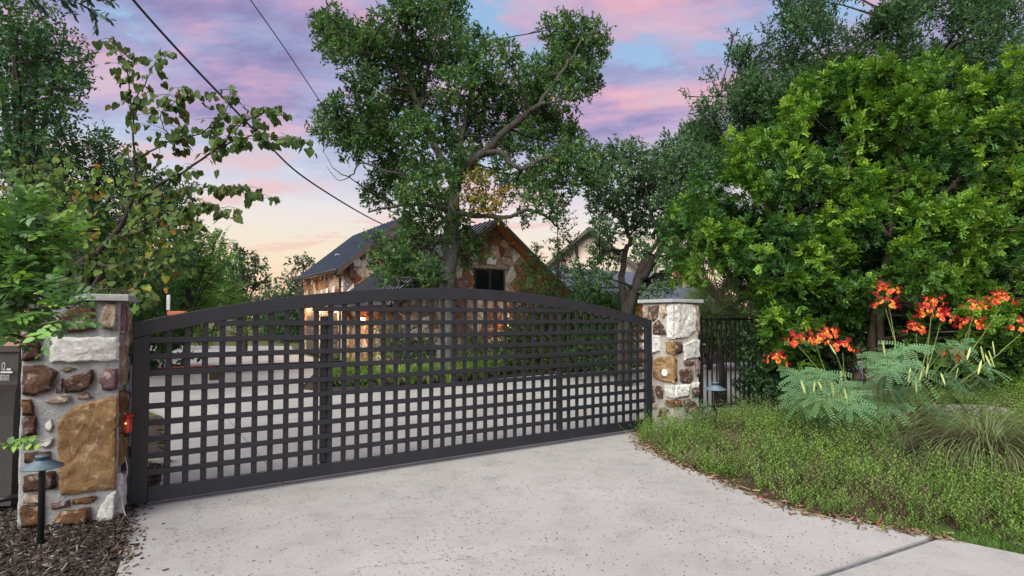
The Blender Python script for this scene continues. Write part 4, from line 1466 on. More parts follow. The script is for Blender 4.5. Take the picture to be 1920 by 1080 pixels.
# --- the second oak behind the right pillar
OD2 = 13.0
o2 = lambda x, y, d=0.0: W(x, y, OD2 + d)
zb = W(1168, 705, OD2); zb.z = -.05
trunk = [(zb, .20), (o2(1168, 640), .17), (o2(1180, 575), .15), (o2(1198, 525), .13), (o2(1215, 480), .11)]
limbs = [[(o2(1198, 525), .10), (o2(1228, 490, -.2), .085), (o2(1240, 450, -.3), .07), (o2(1225, 410, -.3), .055), (o2(1215, 370, -.2), .04), (o2(1200, 320, 0), .02)],
         [(o2(1190, 550), .10), (o2(1230, 520, .4), .08), (o2(1262, 505, .5), .07), (o2(1285, 480, .6), .05), (o2(1310, 440, .6), .03)],
         [(o2(1178, 590), .10), (o2(1165, 530, .5), .08), (o2(1172, 480, .6), .07), (o2(1180, 450, .6), .055), (o2(1165, 400, .6), .04), (o2(1150, 350, .5), .02)],
         [(o2(1215, 480), .06), (o2(1245, 430, .6), .05), (o2(1265, 380, .8), .03), (o2(1280, 330, .9), .02)],
         [(o2(1175, 470, .6), .04), (o2(1140, 470, .2), .03), (o2(1120, 490, 0), .018)]]
o2px = [(1130, 300, 26), (1165, 290, 30), (1200, 298, 32), (1240, 305, 32), (1275, 300, 30), (1300, 280, 26), (1120, 340, 30), (1155, 335, 32), (1195, 340, 34), (1235, 345, 34), (1272, 345, 32), (1300, 330, 30),
        (1130, 385, 30), (1165, 380, 30), (1205, 385, 30), (1245, 388, 30), (1275, 395, 30), (1125, 430, 20), (1155, 425, 24), (1195, 425, 24), (1230, 430, 22), (1265, 440, 28), (1120, 475, 18), (1145, 485, 18),
        (1200, 465, 16), (1255, 470, 22), (1285, 430, 30), (1140, 450, 16), (1115, 500, 14), (1290, 480, 24), (1310, 300, 26), (1090, 330, 22), (1260, 270, 20), (1290, 255, 24), (1130, 520, 18), (1100, 540, 20), (1175, 555, 16), (1225, 545, 18), (1085, 510, 16), (1255, 530, 18)]
tree('oak_tree', 'smaller dark oak with leaning forked trunks behind the right pillar', trunk, limbs, px_clumps(o2px, OD2, 1.3, 1.0, 9), 950, 8, .16, .09, .045,
     [(.050, .105, .052), (.072, .135, .06), (.10, .17, .07)], [3, 4, 2], twigs=2, shell=1.8, bark_m='dark_bark', twig_r=.012)

# --- dark tree behind the big shrub, upper right
OD3 = 13.5
o3 = lambda x, y, d=0.0: W(x, y, OD3 + d)
zb = W(1700, 720, OD3); zb.z = -.05
trunk = [(zb, .24), (o3(1690, 500), .2), (o3(1680, 300), .15), (o3(1680, 150), .10), (o3(1690, 40), .06)]
limbs = [[(o3(1685, 380), .10), (o3(1560, 260), .07), (o3(1440, 200), .04), (o3(1350, 180), .02)], [(o3(1680, 250), .08), (o3(1580, 140), .05), (o3(1490, 50), .025)],
         [(o3(1682, 200), .08), (o3(1780, 90), .05), (o3(1870, 30), .03)], [(o3(1688, 420), .08), (o3(1540, 350), .05), (o3(1380, 300), .025)]]
rnd = random.Random(77)
o3px = []
for (x0, x1, y0, y1, n, r0_, r1_) in ((1480, 1920, -40, 60, 34, 26, 40), (1520, 1920, 60, 170, 26, 28, 42), (1380, 1520, 110, 240, 20, 24, 36), (1330, 1480, 200, 320, 20, 24, 34), (1310, 1420, 250, 360, 9, 20, 30), (1450, 1940, 170, 500, 50, 44, 64)):
    for k in range(n): o3px.append((rnd.uniform(x0, x1), rnd.uniform(y0, y1), rnd.uniform(r0_, r1_)))
o3px += [(1385, 95, 14), (1392, 120, 18), (1400, 145, 20), (1335, 150, 10), (1350, 170, 14), (1365, 195, 18), (1292, 182, 6), (1310, 205, 9), (1330, 225, 14), (1440, 70, 14), (1450, 95, 18), (1470, 20, 20), (1460, 0, 14), (1375, 70, 8), (1300, 240, 14), (1420, 120, 20)]
tree('evergreen_tree', 'tall dark fine-leaved tree behind the bright green shrub', trunk, limbs, px_clumps(o3px, OD3, 1.6, 1.0, 12), 620, 8, .26, .095, .042,
     [(.040, .095, .044), (.060, .125, .052), (.085, .155, .06)], [3, 4, 2], twigs=4, shell=1.8, upb=.8, bark_m='dark_bark', twig_r=.010)

# --- the big bright shrub (round pinnate leaflets), right
LD_ = 8.9
l_ = lambda x, y, d=0.0: W(x, y, LD_ + d)
zb = W(1632, 770, LD_); zb.z = .18
trunk = [(zb, .10), (l_(1632, 690), .085), (l_(1640, 620), .075), (l_(1648, 560), .065), (l_(1670, 450), .05), (l_(1678, 370), .04), (l_(1690, 260), .03)]
limbs = [[(zb + Vector((-.12, .1, 0)), .075), (l_(1605, 690, .2), .065), (l_(1575, 640, .3), .055), (l_(1540, 590, .4), .045), (l_(1500, 500, .4), .03), (l_(1450, 420, .3), .015)],
         [(zb + Vector((.1, -.05, 0)), .07), (l_(1655, 680, -.1), .06), (l_(1652, 600, -.15), .055), (l_(1690, 470, 0), .04), (l_(1740, 400, .1), .03), (l_(1800, 330, .2), .02)],
         [(l_(1640, 620), .05), (l_(1700, 540, .4), .04), (l_(1780, 480, .5), .03), (l_(1870, 420, .6), .015)],
         [(l_(1605, 690, .2), .045), (l_(1500, 640, .2), .035), (l_(1420, 600, .2), .02), (l_(1350, 560, .1), .012)],
         [(l_(1670, 450), .035), (l_(1600, 330, .2), .025), (l_(1560, 220, .2), .012)]]
OUT = [(1255, 440), (1280, 365), (1340, 315), (1400, 260), (1480, 230), (1505, 160), (1590, 125), (1640, 85), (1700, 130), (1790, 100), (1880, 120), (1990, 160), (1990, 760), (1880, 720), (1780, 690),
       (1700, 660), (1690, 560), (1600, 590), (1560, 700), (1555, 760), (1450, 760), (1455, 650), (1435, 590), (1375, 520), (1310, 500), (1262, 480)]
rnd = random.Random(21)
lau, lau_y, lau_in = [], [], []
while len(lau) < 175:
    x, y = rnd.uniform(1245, 1990), rnd.uniform(80, 765)
    if not inside(x, y, OUT): continue
    e = math.hypot((x - 1640) / 400, (y - 420) / 360)
    d = LD_ - 1.15 * math.sqrt(max(0, 1 - min(e, 1) ** 2)) + .5 * max(0, e - .6) + rnd.uniform(-.25, .35)
    r = rnd.uniform(26, 44)
    lau.append((W(x, y, d), r / F * d))
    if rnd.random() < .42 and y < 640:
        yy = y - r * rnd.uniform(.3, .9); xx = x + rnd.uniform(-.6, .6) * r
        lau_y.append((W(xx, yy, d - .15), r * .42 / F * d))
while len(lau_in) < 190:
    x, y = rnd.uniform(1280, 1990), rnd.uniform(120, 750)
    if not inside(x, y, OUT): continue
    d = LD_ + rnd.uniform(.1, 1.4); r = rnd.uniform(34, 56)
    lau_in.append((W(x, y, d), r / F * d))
for x, y, r in ((1262, 440, 26), (1275, 400, 26), (1290, 470, 30), (1258, 485, 22), (1275, 515, 24), (1262, 415, 18), (1300, 430, 34), (1310, 380, 32), (1300, 520, 26)):
    lau.append((W(x, y, LD_ + .1), r / F * LD_))
LG = [(.055, .14, .022), (.09, .20, .027), (.135, .26, .032)]
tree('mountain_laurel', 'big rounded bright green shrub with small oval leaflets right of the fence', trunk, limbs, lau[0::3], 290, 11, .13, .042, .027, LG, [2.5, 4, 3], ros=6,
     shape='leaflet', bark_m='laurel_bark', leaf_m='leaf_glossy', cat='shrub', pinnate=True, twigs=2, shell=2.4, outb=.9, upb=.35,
     extra=[(lau[1::3], 300, [(.034, .095, .024), (.052, .13, .03), (.075, .165, .034)], [3, 3, 1]), (lau[2::3], 270, [(.065, .155, .022), (.11, .225, .028), (.16, .285, .034)], [3, 3, 2]), (lau_y, 260, [(.17, .30, .035), (.22, .36, .045), (.13, .25, .035)], [3, 2, 2]), (lau_in, 230, [(.025, .065, .022), (.04, .085, .026)], [1, 1])], twig_r=.009)  # inner clumps get darker leaf colours, painting in the shrub's shaded interior

# --- left side: dark tree, mid tree, redbud, near laurel twigs
def simple_tree(name, label, base_px, D, clump_px, dens, K, Ls, lL, lW, cols, wts, dsp=1.0, tr=.16, seed=0, **kw):
    zb_ = W(base_px[0], 700, D); zb_.z = -.05
    cs = px_clumps(clump_px, D, dsp, 1.0, seed)
    cz = sum(c.z for c, r in cs) / len(cs); cx_ = sum(c.x for c, r in cs) / len(cs)
    topz = max(c.z for c, r in cs)
    topc = max(cs, key=lambda q: q[0].z)[0]
    m_ = Vector((zb_.x * .6 + cx_ * .4, D, zb_.z + (topz - zb_.z) * .45))
    trunk_ = [(zb_, tr), (zb_.lerp(m_, .5) + Vector((.06, .05, 0)), tr * .85), (m_, tr * .7), (m_.lerp(topc, .6), tr * .4), (topc, tr * .15)]
    lm = []
    big = sorted(cs, key=lambda q: -((q[0] - m_).length))[:6]
    for c, r in big:
        lm.append([(zb_.lerp(m_, .8), tr * .4), (m_.lerp(c, .5) + Vector((0, 0, .1)), tr * .25), (c, tr * .08)])
    return tree(name, label, trunk_, lm, cs, dens, K, Ls, lL, lW, cols, wts, **kw)


simple_tree('evergreen_tree', 'dark broad tree filling the upper left corner', (10, 700), 9.5,
            [(30, 60, 48), (80, 95, 48), (120, 120, 36), (60, 160, 50), (148, 118, 22), (110, 180, 42), (30, 210, 50), (80, 235, 44), (150, 170, 22), (10, 130, 50), (120, 65, 22), (15, 10, 40), (70, 40, 36), (-20, 60, 50),
             (130, 205, 24), (100, 150, 40), (0, 270, 50), (50, 280, 44), (165, 150, 14), (60, 110, 44), (-30, 180, 60), (110, 225, 26)],
            560, 9, .18, .075, .04, [(.036, .09, .04), (.052, .115, .046), (.075, .15, .05)], [3, 4, 2], .9, .16, 31, bark_m='dark_bark', shell=2.0)
simple_tree('evergreen_tree', 'mid-height dark tree behind the yellowing redbud', (150, 700), 12.0,
            [(110, 275, 40), (170, 290, 42), (60, 300, 50), (225, 320, 42), (190, 265, 22), (270, 350, 40), (320, 365, 36), (150, 340, 50), (90, 360, 50), (210, 380, 50), (20, 340, 50), (280, 410, 46), (340, 420, 34), (160, 420, 50),
             (60, 430, 60), (240, 460, 50), (320, 480, 46), (120, 500, 60), (200, 540, 60), (280, 560, 50), (30, 520, 60)],
            620, 8, .2, .085, .045, [(.03, .075, .03), (.045, .10, .038), (.065, .13, .042)], [3, 4, 2], 1.0, .16, 32, bark_m='dark_bark')
simple_tree('feathery_tree', 'light green feathery tree beyond the left of the gate', (340, 700), 15.5,
            [(380, 470, 34), (345, 505, 44), (395, 515, 40), (425, 490, 22), (405, 455, 16), (300, 545, 50), (370, 560, 46), (425, 545, 30), (330, 590, 50), (400, 600, 40), (440, 580, 24), (280, 590, 50), (360, 440, 20)],
            230, 15, .40, .11, .045, [(.07, .16, .04), (.10, .21, .045), (.13, .25, .05)], [3, 4, 2], .8, .10, 33, pinnate=True, bark_m='dark_bark', upb=.2)
simple_tree('oak_tree', 'distant spreading oak left of the garage roof', (455, 700), 24.0,
            [(455, 490, 24), (475, 510, 24), (440, 515, 28), (490, 530, 14), (465, 535, 20), (430, 545, 24), (450, 475, 14), (420, 575, 26), (450, 580, 26), (480, 575, 18)],
            200, 8, .25, .15, .08, [(.035, .07, .035), (.05, .09, .04)], [1, 1], 1.2, .16, 34, bark_m='dark_bark')
simple_tree('oak_tree', 'small distant tree against the sky just left of the garage', (565, 700), 34.0,
            [(552, 500, 14), (570, 495, 14), (583, 503, 10), (545, 530, 16), (565, 535, 18), (580, 545, 16), (540, 555, 16), (560, 570, 18), (580, 585, 18), (545, 590, 16)],
            110, 8, .35, .20, .10, [(.05, .085, .05), (.07, .11, .06)], [1, 1], 1.2, .14, 35, bark_m='dark_bark')

# redbud with large heart-shaped leaves
RD = 5.9
r_ = lambda x, y, d=0.0: W(x, y, RD + d)
zb = W(60, 800, 6.3); zb.z = .45
red = thing('redbud_tree', 'redbud with large heart leaves, some yellow, arching over the left pillar', 'tree', zb)
rp = [
    [(zb, .075), (r_(70, 640, .3), .07), (r_(100, 540, .2), .065), (r_(150, 495), .055), (r_(205, 452, -.1), .045), (r_(240, 395, -.2), .035), (r_(252, 330, -.2), .024), (r_(250, 280, -.2), .017), (r_(246, 200, -.3), .012), (r_(238, 130, -.3), .008), (r_(212, 72, -.3), .004)],
    [(r_(222, 420, -.15), .03), (r_(285, 355, -.3), .022), (r_(350, 318, -.5), .017), (r_(415, 275, -.6), .013), (r_(470, 255, -.7), .010), (r_(530, 262, -.8), .006), (r_(570, 266, -.8), .003)],
    [(r_(252, 300, -.2), .014), (r_(310, 268, -.3), .011), (r_(375, 250, -.4), .009), (r_(420, 215, -.5), .007), (r_(432, 168, -.5), .004)],
    [(r_(246, 200, -.3), .009), (r_(275, 150, -.4), .007), (r_(300, 100, -.4), .004)],
    [(r_(415, 275, -.6), .009), (r_(440, 240, -.6), .007), (r_(490, 212, -.7), .005), (r_(515, 205, -.7), .003)],
    [(r_(285, 355, -.3), .014), (r_(340, 360, -.5), .011), (r_(400, 352, -.6), .008), (r_(450, 352, -.7), .005), (r_(482, 372, -.7), .003)],
    [(r_(205, 452, -.1), .024), (r_(270, 430, -.4), .018), (r_(330, 400, -.6), .013), (r_(390, 385, -.7), .008), (r_(425, 405, -.8), .004)],
    [(r_(150, 495), .026), (r_(215, 500, -.4), .02), (r_(270, 490, -.7), .014), (r_(330, 505, -.9), .007)],
    [(r_(100, 540, .2), .03), (r_(60, 470, -.2), .022), (r_(40, 390, -.4), .015), (r_(80, 330, -.5), .009)],
    [(r_(120, 520, .1), .02), (r_(170, 540, -.4), .015), (r_(230, 545, -.7), .010), (r_(260, 560, -.8), .005)],
    [(r_(240, 395, -.2), .02), (r_(180, 350, .2), .014), (r_(110, 330, .3), .009), (r_(60, 300, .3), .005)],
    [(r_(330, 268, -.3), .008), (r_(300, 220, -.4), .006), (r_(335, 185, -.5), .004), (r_(360, 172, -.5), .003)],
]
T = Tubes(); TB = Tubes()
RP, RDv = [], []
for i, br in enumerate(rp):
    br = [(p, r * (.62 if i == 0 else .7)) for p, r in br]
    ps = smooth_path([p for p, r in br], 5, .012)
    rr = np.interp(np.linspace(0, len(br) - 1, len(ps)), range(len(br)), [r for p, r in br])
    (T if i == 0 else TB).add([p - zb for p in ps], list(rr), 7)
    s0 = 0 if i else 26
    for k in range(s0, len(ps)):
        if rr[k] > .018: continue
        for rep in range(2 if rr[k] > .008 else 3):
            d = Vector(rvec(1)[0]); d.z = abs(d.z) * .5 - .1
            ln = random.uniform(.05, .28)
            e_ = ps[k] + d * ln - Vector((0, 0, .2 * ln))
            if random.random() < .6: TB.add([ps[k] - zb, ps[k].lerp(e_, .5) + Vector((0, 0, .02)) - zb, e_ - zb], [.003, .0022, .0014], 4, False)
            for q in range(random.choice((1, 2, 3))):
                RP.append(ps[k].lerp(e_, random.uniform(.5, 1.05)))
                RDv.append(Vector((d.x * .5 + random.uniform(-.5, .5), d.y * .5 + random.uniform(-.5, .5), -random.uniform(.3, 1.0))))
T.build('trunk', M['dark_bark'], red)
rp_px = [(50, 330, 50), (120, 345, 50), (190, 350, 46), (250, 370, 46), (310, 385, 42), (360, 400, 30), (90, 410, 54), (170, 420, 54), (250, 440, 50), (310, 450, 44), (355, 440, 30), (140, 480, 50), (220, 500, 48), (290, 500, 44), (250, 550, 36), (330, 480, 30),
         (60, 480, 50), (200, 460, 40), (380, 385, 24), (270, 560, 30), (20, 380, 50)]
rc = px_clumps(rp_px, RD + .4, .55, 1.0, 41)
for c, r in rc:
    d = Vector(rvec(1)[0])
    TB.add([p - zb for p in smooth_path([c - d * r, c + Vector((0, 0, .05)), c + d * r], 3, .02)], .004, 4, False)
TB.build('branches', M['dark_bark'], red)
P2, D2 = clump_sprigs(rc, 700, .5, -.5, 2.0)
RPn = np.concatenate([np.array([tuple(p) for p in RP]), P2]) - np.array(zb)
RDn = np.concatenate([np.array([tuple(p) for p in RDv]), D2])
nn = len(RPn)
NNn = rng.normal(scale=.7, size=(nn, 3)); NNn[:, 2] += .9; NNn[:, 1] -= .5
cc = pick_cols(nn, [(.075, .14, .04), (.10, .18, .045), (.14, .21, .05), (.26, .25, .04), (.36, .20, .04), (.20, .09, .035)], [4, 4, 3, .8, .35, .25], .2)
nf = len(RP)
cc[:nf] = pick_cols(nf, [(.05, .09, .028), (.07, .115, .032), (.10, .12, .036), (.13, .10, .035)], [4, 4, 1.2, .5], .2)  # leaves along the branches: darker olive paints in their backlit look
ll = rng.uniform(.05, .095, nn)
scatter('crown', RPn, RDn, NNn, ll, ll * rng.uniform(.85, 1.1, nn), 'heart', cc, M['leaf'], red)

# near laurel boughs reaching in from the left edge
nl_base = Vector((-3.9, 3.4, .0))
nl = thing('mountain_laurel', 'near leafy shrub with bright oval leaflets reaching in front of the left pillar', 'shrub', nl_base)
NP = [(10, 420, 3.5, 30), (45, 405, 3.4, 30), (80, 425, 3.4, 26), (110, 440, 3.4, 18), (20, 460, 3.4, 30), (60, 465, 3.4, 28), (100, 470, 3.4, 20), (10, 520, 3.3, 30), (45, 540, 3.3, 30), (75, 555, 3.25, 26), (100, 570, 3.2, 18), (20, 580, 3.2, 28), (50, 590, 3.2, 20),
      (85, 590, 3.2, 14), (5, 490, 3.3, 30), (-20, 540, 3.2, 40), (-20, 450, 3.3, 40), (5, 615, 3.2, 18), (120, 600, 3.15, 8), (5, 830, 3.2, 6)]
T = Tubes()
nc = []
for x, y, d, r in NP:
    c = W(x, y, d)
    nc.append((c, r / F * d))
    T.add([p - nl_base for p in smooth_path([nl_base + Vector((-.3, 0, .3)), Vector((-4.3, 3.4, max(.8, c.z - .3))), Vector((c.x - .6, c.y + .05, c.z - .10)), c], 5, .01)], lerp_list(.009, .003, 16), 6, False)
T.add([(0, 0, -.05), (0, 0, .35)], .03, 8)
T.build('branches', M['laurel_bark'], nl)
P, D = clump_sprigs(nc, 2300, .7, .1, 2.0)
D[:, 0] += .5
arr = leaf_sprigs(P - np.array(nl_base), D, 9, .17, .062, .034, [(.08, .17, .05), (.12, .24, .055), (.19, .33, .06), (.10, .18, .09)], [3, 3, 1.5, 2], True)
scatter('crown', *arr[:3], arr[3], arr[4], 'oval', arr[5], M['leaf_glossy'], nl)

ob = W(-60, 30, 3.0)
ov = thing('overhanging_branch', 'dark leafy twig hanging in at the upper left corner', 'branch', ob)
T = Tubes(); pp, dd = [], []
for path in ([(-60, 30), (30, -12), (90, -10), (150, 8), (205, 36)], [(90, -10), (120, 5), (140, 30)], [(30, -12), (60, -2), (85, 18)], [(150, 8), (175, 25), (182, 55)], [(150, 8), (170, -2), (212, 3)]):
    ps = smooth_path([W(x, y, 3.0 + .1 * i) for i, (x, y) in enumerate(path)], 5, .003)
    T.add([p - ob for p in ps], lerp_list(.006, .002, len(ps)), 5, False)
    for k in range(4, len(ps)):
        t_ = (ps[k] - ps[k - 1]).normalized()
        for s_ in (-1, 1):
            pp.append(ps[k] - ob); dd.append(t_ * .5 + Vector((0, random.uniform(-.4, .4), s_ * .6)) + Vector(rvec(1)[0]) * .3)
T.build('twig', M['dark_bark'], ov)
n_ = len(pp)
NNn = rng.normal(scale=.5, size=(n_, 3)); NNn[:, 1] -= 1.0
scatter('leaves', np.array([tuple(p) for p in pp]), np.array([tuple(p) for p in dd]), NNn, rng.uniform(.035, .055, n_), rng.uniform(.018, .026, n_), 'oval', pick_cols(n_, [(.02, .055, .04), (.035, .08, .05)], [1, 1]), M['leaf_glossy'], ov)

# --- far wood behind the court
fw = []
rnd = random.Random(90)
for k in range(70):
    a = rnd.uniform(-.75, .15)
    d = rnd.uniform(36, 60)
    fw.append((Vector((a * d, d, rnd.uniform(.5, 3.2 if a > -.42 else 5.5))), rnd.uniform(1.0, 2.0)))
for k in range(64):
    a = rnd.uniform(.2, 1.9); d = rnd.uniform(24, 42)
    fw.append((Vector((a * d, d, rnd.uniform(.5, 5))), rnd.uniform(1.2, 2.2)))
for k in range(40):
    a = rnd.uniform(-1.1, -.62); d = rnd.uniform(14, 32)
    fw.append((Vector((a * d, d, rnd.uniform(.3, 3.5))), rnd.uniform(.8, 1.5)))
P, D = clump_sprigs(fw, 55, .7, .3, 2.2)
arr = leaf_sprigs(P, D, 8, .5, .26, .14, [(.035, .075, .035), (.05, .10, .045), (.07, .13, .05)], [2, 3, 2])
o = scatter('far_wood', *arr[:3], arr[3], arr[4], 'diamond', arr[5], M['leaf'])
tag(o, 'mass of green woodland beyond the court and behind the houses', 'woodland', kind='stuff')

# ------------------------------------------------------------------ planting before the house
ORD = ['first', 'second', 'third', 'fourth', 'fifth', 'sixth', 'seventh', 'eighth', 'ninth', 'tenth', 'eleventh', 'twelfth', 'thirteenth', 'fourteenth', 'fifteenth', 'sixteenth', 'seventeenth', 'eighteenth']


def ground_pt(px, py, z=0.0):
    u, v = (px - CX) / F, -(py - CYS) / F
    c, s = math.cos(PITCH), math.sin(PITCH)
    d = Vector((u, c - v * s, s + v * c))
    k = (z - H) / d.z
    return Vector((0, 0, H)) + d * k


def blade_mesh(name, n, length, width, spread, cols, wts, arch=.6, segs=4, base_r=.06):
    """a clump of arching strap leaves, centred on the origin"""
    V, Fc, C = [], [], []
    cs = pick_cols(n, cols, wts, .2)
    for i in range(n):
        a = random.uniform(0, 2 * math.pi)
        d = Vector((math.cos(a), math.sin(a), 0))
        sd_ = Vector((-d.y, d.x, 0))
        ln = length * random.uniform(.6, 1.1)
        tilt = random.uniform(.05, 1.0) * spread
        p = d * random.uniform(0, base_r) + Vector((0, 0, 0))
        ang = math.pi / 2 - tilt * .5
        curl = random.uniform(-.35, .35)
        b0 = len(V)
        for k in range(segs + 1):
            t_ = k / segs
            w_ = width * (1 - t_ ** 1.8) * .5 + .0008
            V.append(p - sd_ * w_); V.append(p + sd_ * w_)
            C += [cs[i], cs[i]]
            p = p + (d * math.cos(ang) + Vector((0, 0, 1)) * math.sin(ang)) * (ln / segs)
            d = (d + sd_ * curl / segs).normalized(); sd_ = Vector((-d.y, d.x, 0))
            ang -= (arch + tilt) * random.uniform(.7, 1.1) / segs * 1.6
        for k in range(segs):
            q = b0 + 2 * k
            Fc.append((q, q + 1, q + 3, q + 2))
    me_ = pymesh(name, V, Fc)
    at = me_.color_attributes.new('Col', 'FLOAT_COLOR', 'POINT')
    C4 = np.ones((len(V), 4), dtype=np.float32); C4[:, :3] = np.array(C)
    at.data.foreach_set('color', C4.ravel())
    me_.materials.append(M['leaf'])
    return me_


GCOL = [(.13, .24, .045), (.18, .31, .06), (.24, .37, .08), (.28, .33, .11)]
gm = [blade_mesh('grass_clump', 130, .85, .016, .9, GCOL, [3, 4, 3, 1], .8) for k in range(3)]
gx = [668, 700, 732, 762, 792, 826, 862, 893, 925, 955]
gy = [716, 722, 727, 727, 724, 724, 722, 717, 712, 706]
for k, (x, y) in enumerate(zip(gx, gy)):
    p = ground_pt(x, y, .03) + BX * .55
    o = link('grass_clump', gm[k % 3], None, None)
    o.location = p; o.rotation_euler = (0, 0, random.uniform(0, 6)); o.scale = [random.uniform(.9, 1.2)] * 3
    tag(o, f'bright green strap-leaved grass clump, {ORD[k]} from the left in the bed behind the gate', 'grass', 'strap-leaved grass clumps in the house bed')
gm2 = [blade_mesh('border_grass', 90, .34, .012, .9, [(.07, .15, .03), (.11, .2, .04)], [1, 1], .7) for k in range(2)]
for k in range(9):
    p = ground_pt(1068 + k * 18, 689 - k * .6, .03) + BX * .5
    o = link('border_grass', gm2[k % 2], None, None)
    o.location = p; o.rotation_euler = (0, 0, random.uniform(0, 6))
    tag(o, f'low tuft of border grass, {ORD[k]} from the left near the right end of the house bed', 'grass', 'low border grass tufts')


def bush(name, label, base, hgt, rad, dens, K, Ls, lL, lW, cols, wts, shape='oval', group=None, leaf_m='leaf', pinnate=False, n=9, squash=1.0, parts=None, low=.15):
    t_ = thing(name, label, 'shrub', base, 0, group)
    cl = []
    T = Tubes()
    for k in range(n):
        a = random.uniform(0, 6.28); rr = rad * math.sqrt(random.random()) * .75
        z_ = hgt * random.uniform(low, .88)
        c = Vector((rr * math.cos(a), rr * math.sin(a), z_))
        cl.append((c, min(rad * .5, hgt * .4) * random.uniform(.7, 1.1)))
        T.add(smooth_path([(0, 0, -.05), (c.x * .35, c.y * .35, c.z * .5), c], 3, .01), lerp_list(.014, .004, 7), 5, False)
    T.build('stems', M['dark_bark'], t_)
    P, D = clump_sprigs(cl, dens, .7, .3, 2.2)
    arr = leaf_sprigs(P, D, K, Ls, lL, lW, cols, wts, pinnate)
    scatter('foliage', *arr[:3], arr[3], arr[4], shape, arr[5], M[leaf_m], t_)
    return t_


for k, (x, y) in enumerate(((634, 728), (654, 731), (678, 727), (702, 729))):
    bush('low_shrub', f'low round bright shrub, {ORD[k]} from left at the near corner of the bed', ground_pt(x, y, .03) + BX * (.35 + .5 * (k % 2)), .42, .36, 900, 7, .08, .035, .022,
         [(.08, .17, .03), (.12, .23, .04), (.06, .13, .03)], [3, 3, 2], group='low round shrubs in the house bed', n=8)
for k in range(8):
    x = 905 + k * 20
    bush('leafy_shrub', f'small leafy green shrub, {ORD[k]} from the left in the row behind the gate', ground_pt(x, 711 - k * 2.2, .03) + BX * .6, .55, .33, 620, 7, .12, .05, .03,
         [(.05, .12, .035), (.08, .17, .045), (.12, .21, .06)], [3, 3, 2], group='leafy shrubs in a row in the house bed', n=7)
DKG = [(.04, .095, .034), (.062, .13, .042), (.09, .165, .05)]
for k, (x, y, d, h_, r, lab) in enumerate((
        (965, 690, 16.2, 1.5, .8, 'dark rounded shrub against the stone gable, left of the others'), (1010, 690, 15.8, 2.3, .9, 'tall shrub with reddish leaves against the right of the stone gable'),
        (1065, 690, 16.0, 1.9, .9, 'dark shrub under the slender sapling beside the gable'), (1110, 690, 15.6, 2.6, 1.0, 'bright leafy shrub beneath the leaning oak'),
        (1150, 690, 15.2, 2.3, .9, 'green shrub at the foot of the leaning oak trunk'), (745, 690, 16.0, 1.3, .6, 'grey-green shrub under the low ribbed eave'),
        (790, 690, 15.8, 1.0, .5, 'small grey-green shrub left of the oak trunk'), (895, 690, 15.6, 1.1, .5, 'small grey-green shrub right of the oak trunk'),
        (1330, 690, 16.8, 2.0, 1.1, 'shrub beyond the iron fence next to the palm'), (1420, 690, 16.5, 2.4, 1.3, 'tall dark shrub beyond the iron fence, behind the laurel'))):
    b_ = W(x, y, d); b_.z = .02
    cols, wt = (DKG, [3, 4, 2])
    if 'reddish' in lab: cols, wt = [(.04, .085, .025), (.07, .13, .03), (.26, .07, .02), (.24, .13, .03)], [4, 4, 1.1, .8]
    if 'bright' in lab or lab.startswith('green shrub'): cols, wt = [(.05, .12, .03), (.08, .17, .035)], [1, 1]
    if 'grey-green' in lab: cols, wt = [(.09, .14, .08), (.13, .19, .11)], [1, 1]
    bush('garden_shrub', lab, b_, h_, r, 330, 8, .2, .075, .038, cols, wt, 'diamond', n=20)
# slender sapling
simple_tree('sapling', 'slender leafy sapling rising beside the right rake of the gable', (1052, 690), 14.6,
            [(1045, 400, 16), (1060, 415, 18), (1050, 440, 22), (1070, 455, 20), (1040, 470, 22), (1062, 490, 24), (1075, 520, 24), (1045, 515, 22), (1085, 550, 24), (1055, 555, 24), (1030, 545, 20), (1010, 490, 22), (990, 510, 24), (1020, 520, 26), (985, 540, 24), (1000, 470, 14)],
            420, 8, .16, .07, .035, [(.045, .10, .03), (.065, .14, .035), (.09, .16, .04)], [3, 3, 1], .5, .035, 51, bark_m='dark_bark')

for k, (x, d, h_, r, lab) in enumerate(((1455, 8.9, 1.35, .55, 'dark glossy shrub at the lower left foot of the bright laurel'), (1540, 9.3, 1.5, .6, 'dark shrub behind the left flower heads under the laurel'),
                                   (1720, 9.6, 1.5, .8, 'dark shrub under the laurel behind the tall flower stems'), (1850, 9.4, 1.5, .8, 'dark shrub at the right edge behind the boulder'))):
    b_ = W(x, 760, d); b_.z = .12
    bush('garden_shrub', lab, b_, h_, r, 520, 9, .15, .06, .036, [(.026, .07, .03), (.04, .095, .036), (.06, .125, .045)], [3, 4, 2], 'oval', None, 'leaf_glossy', n=22, low=.08)

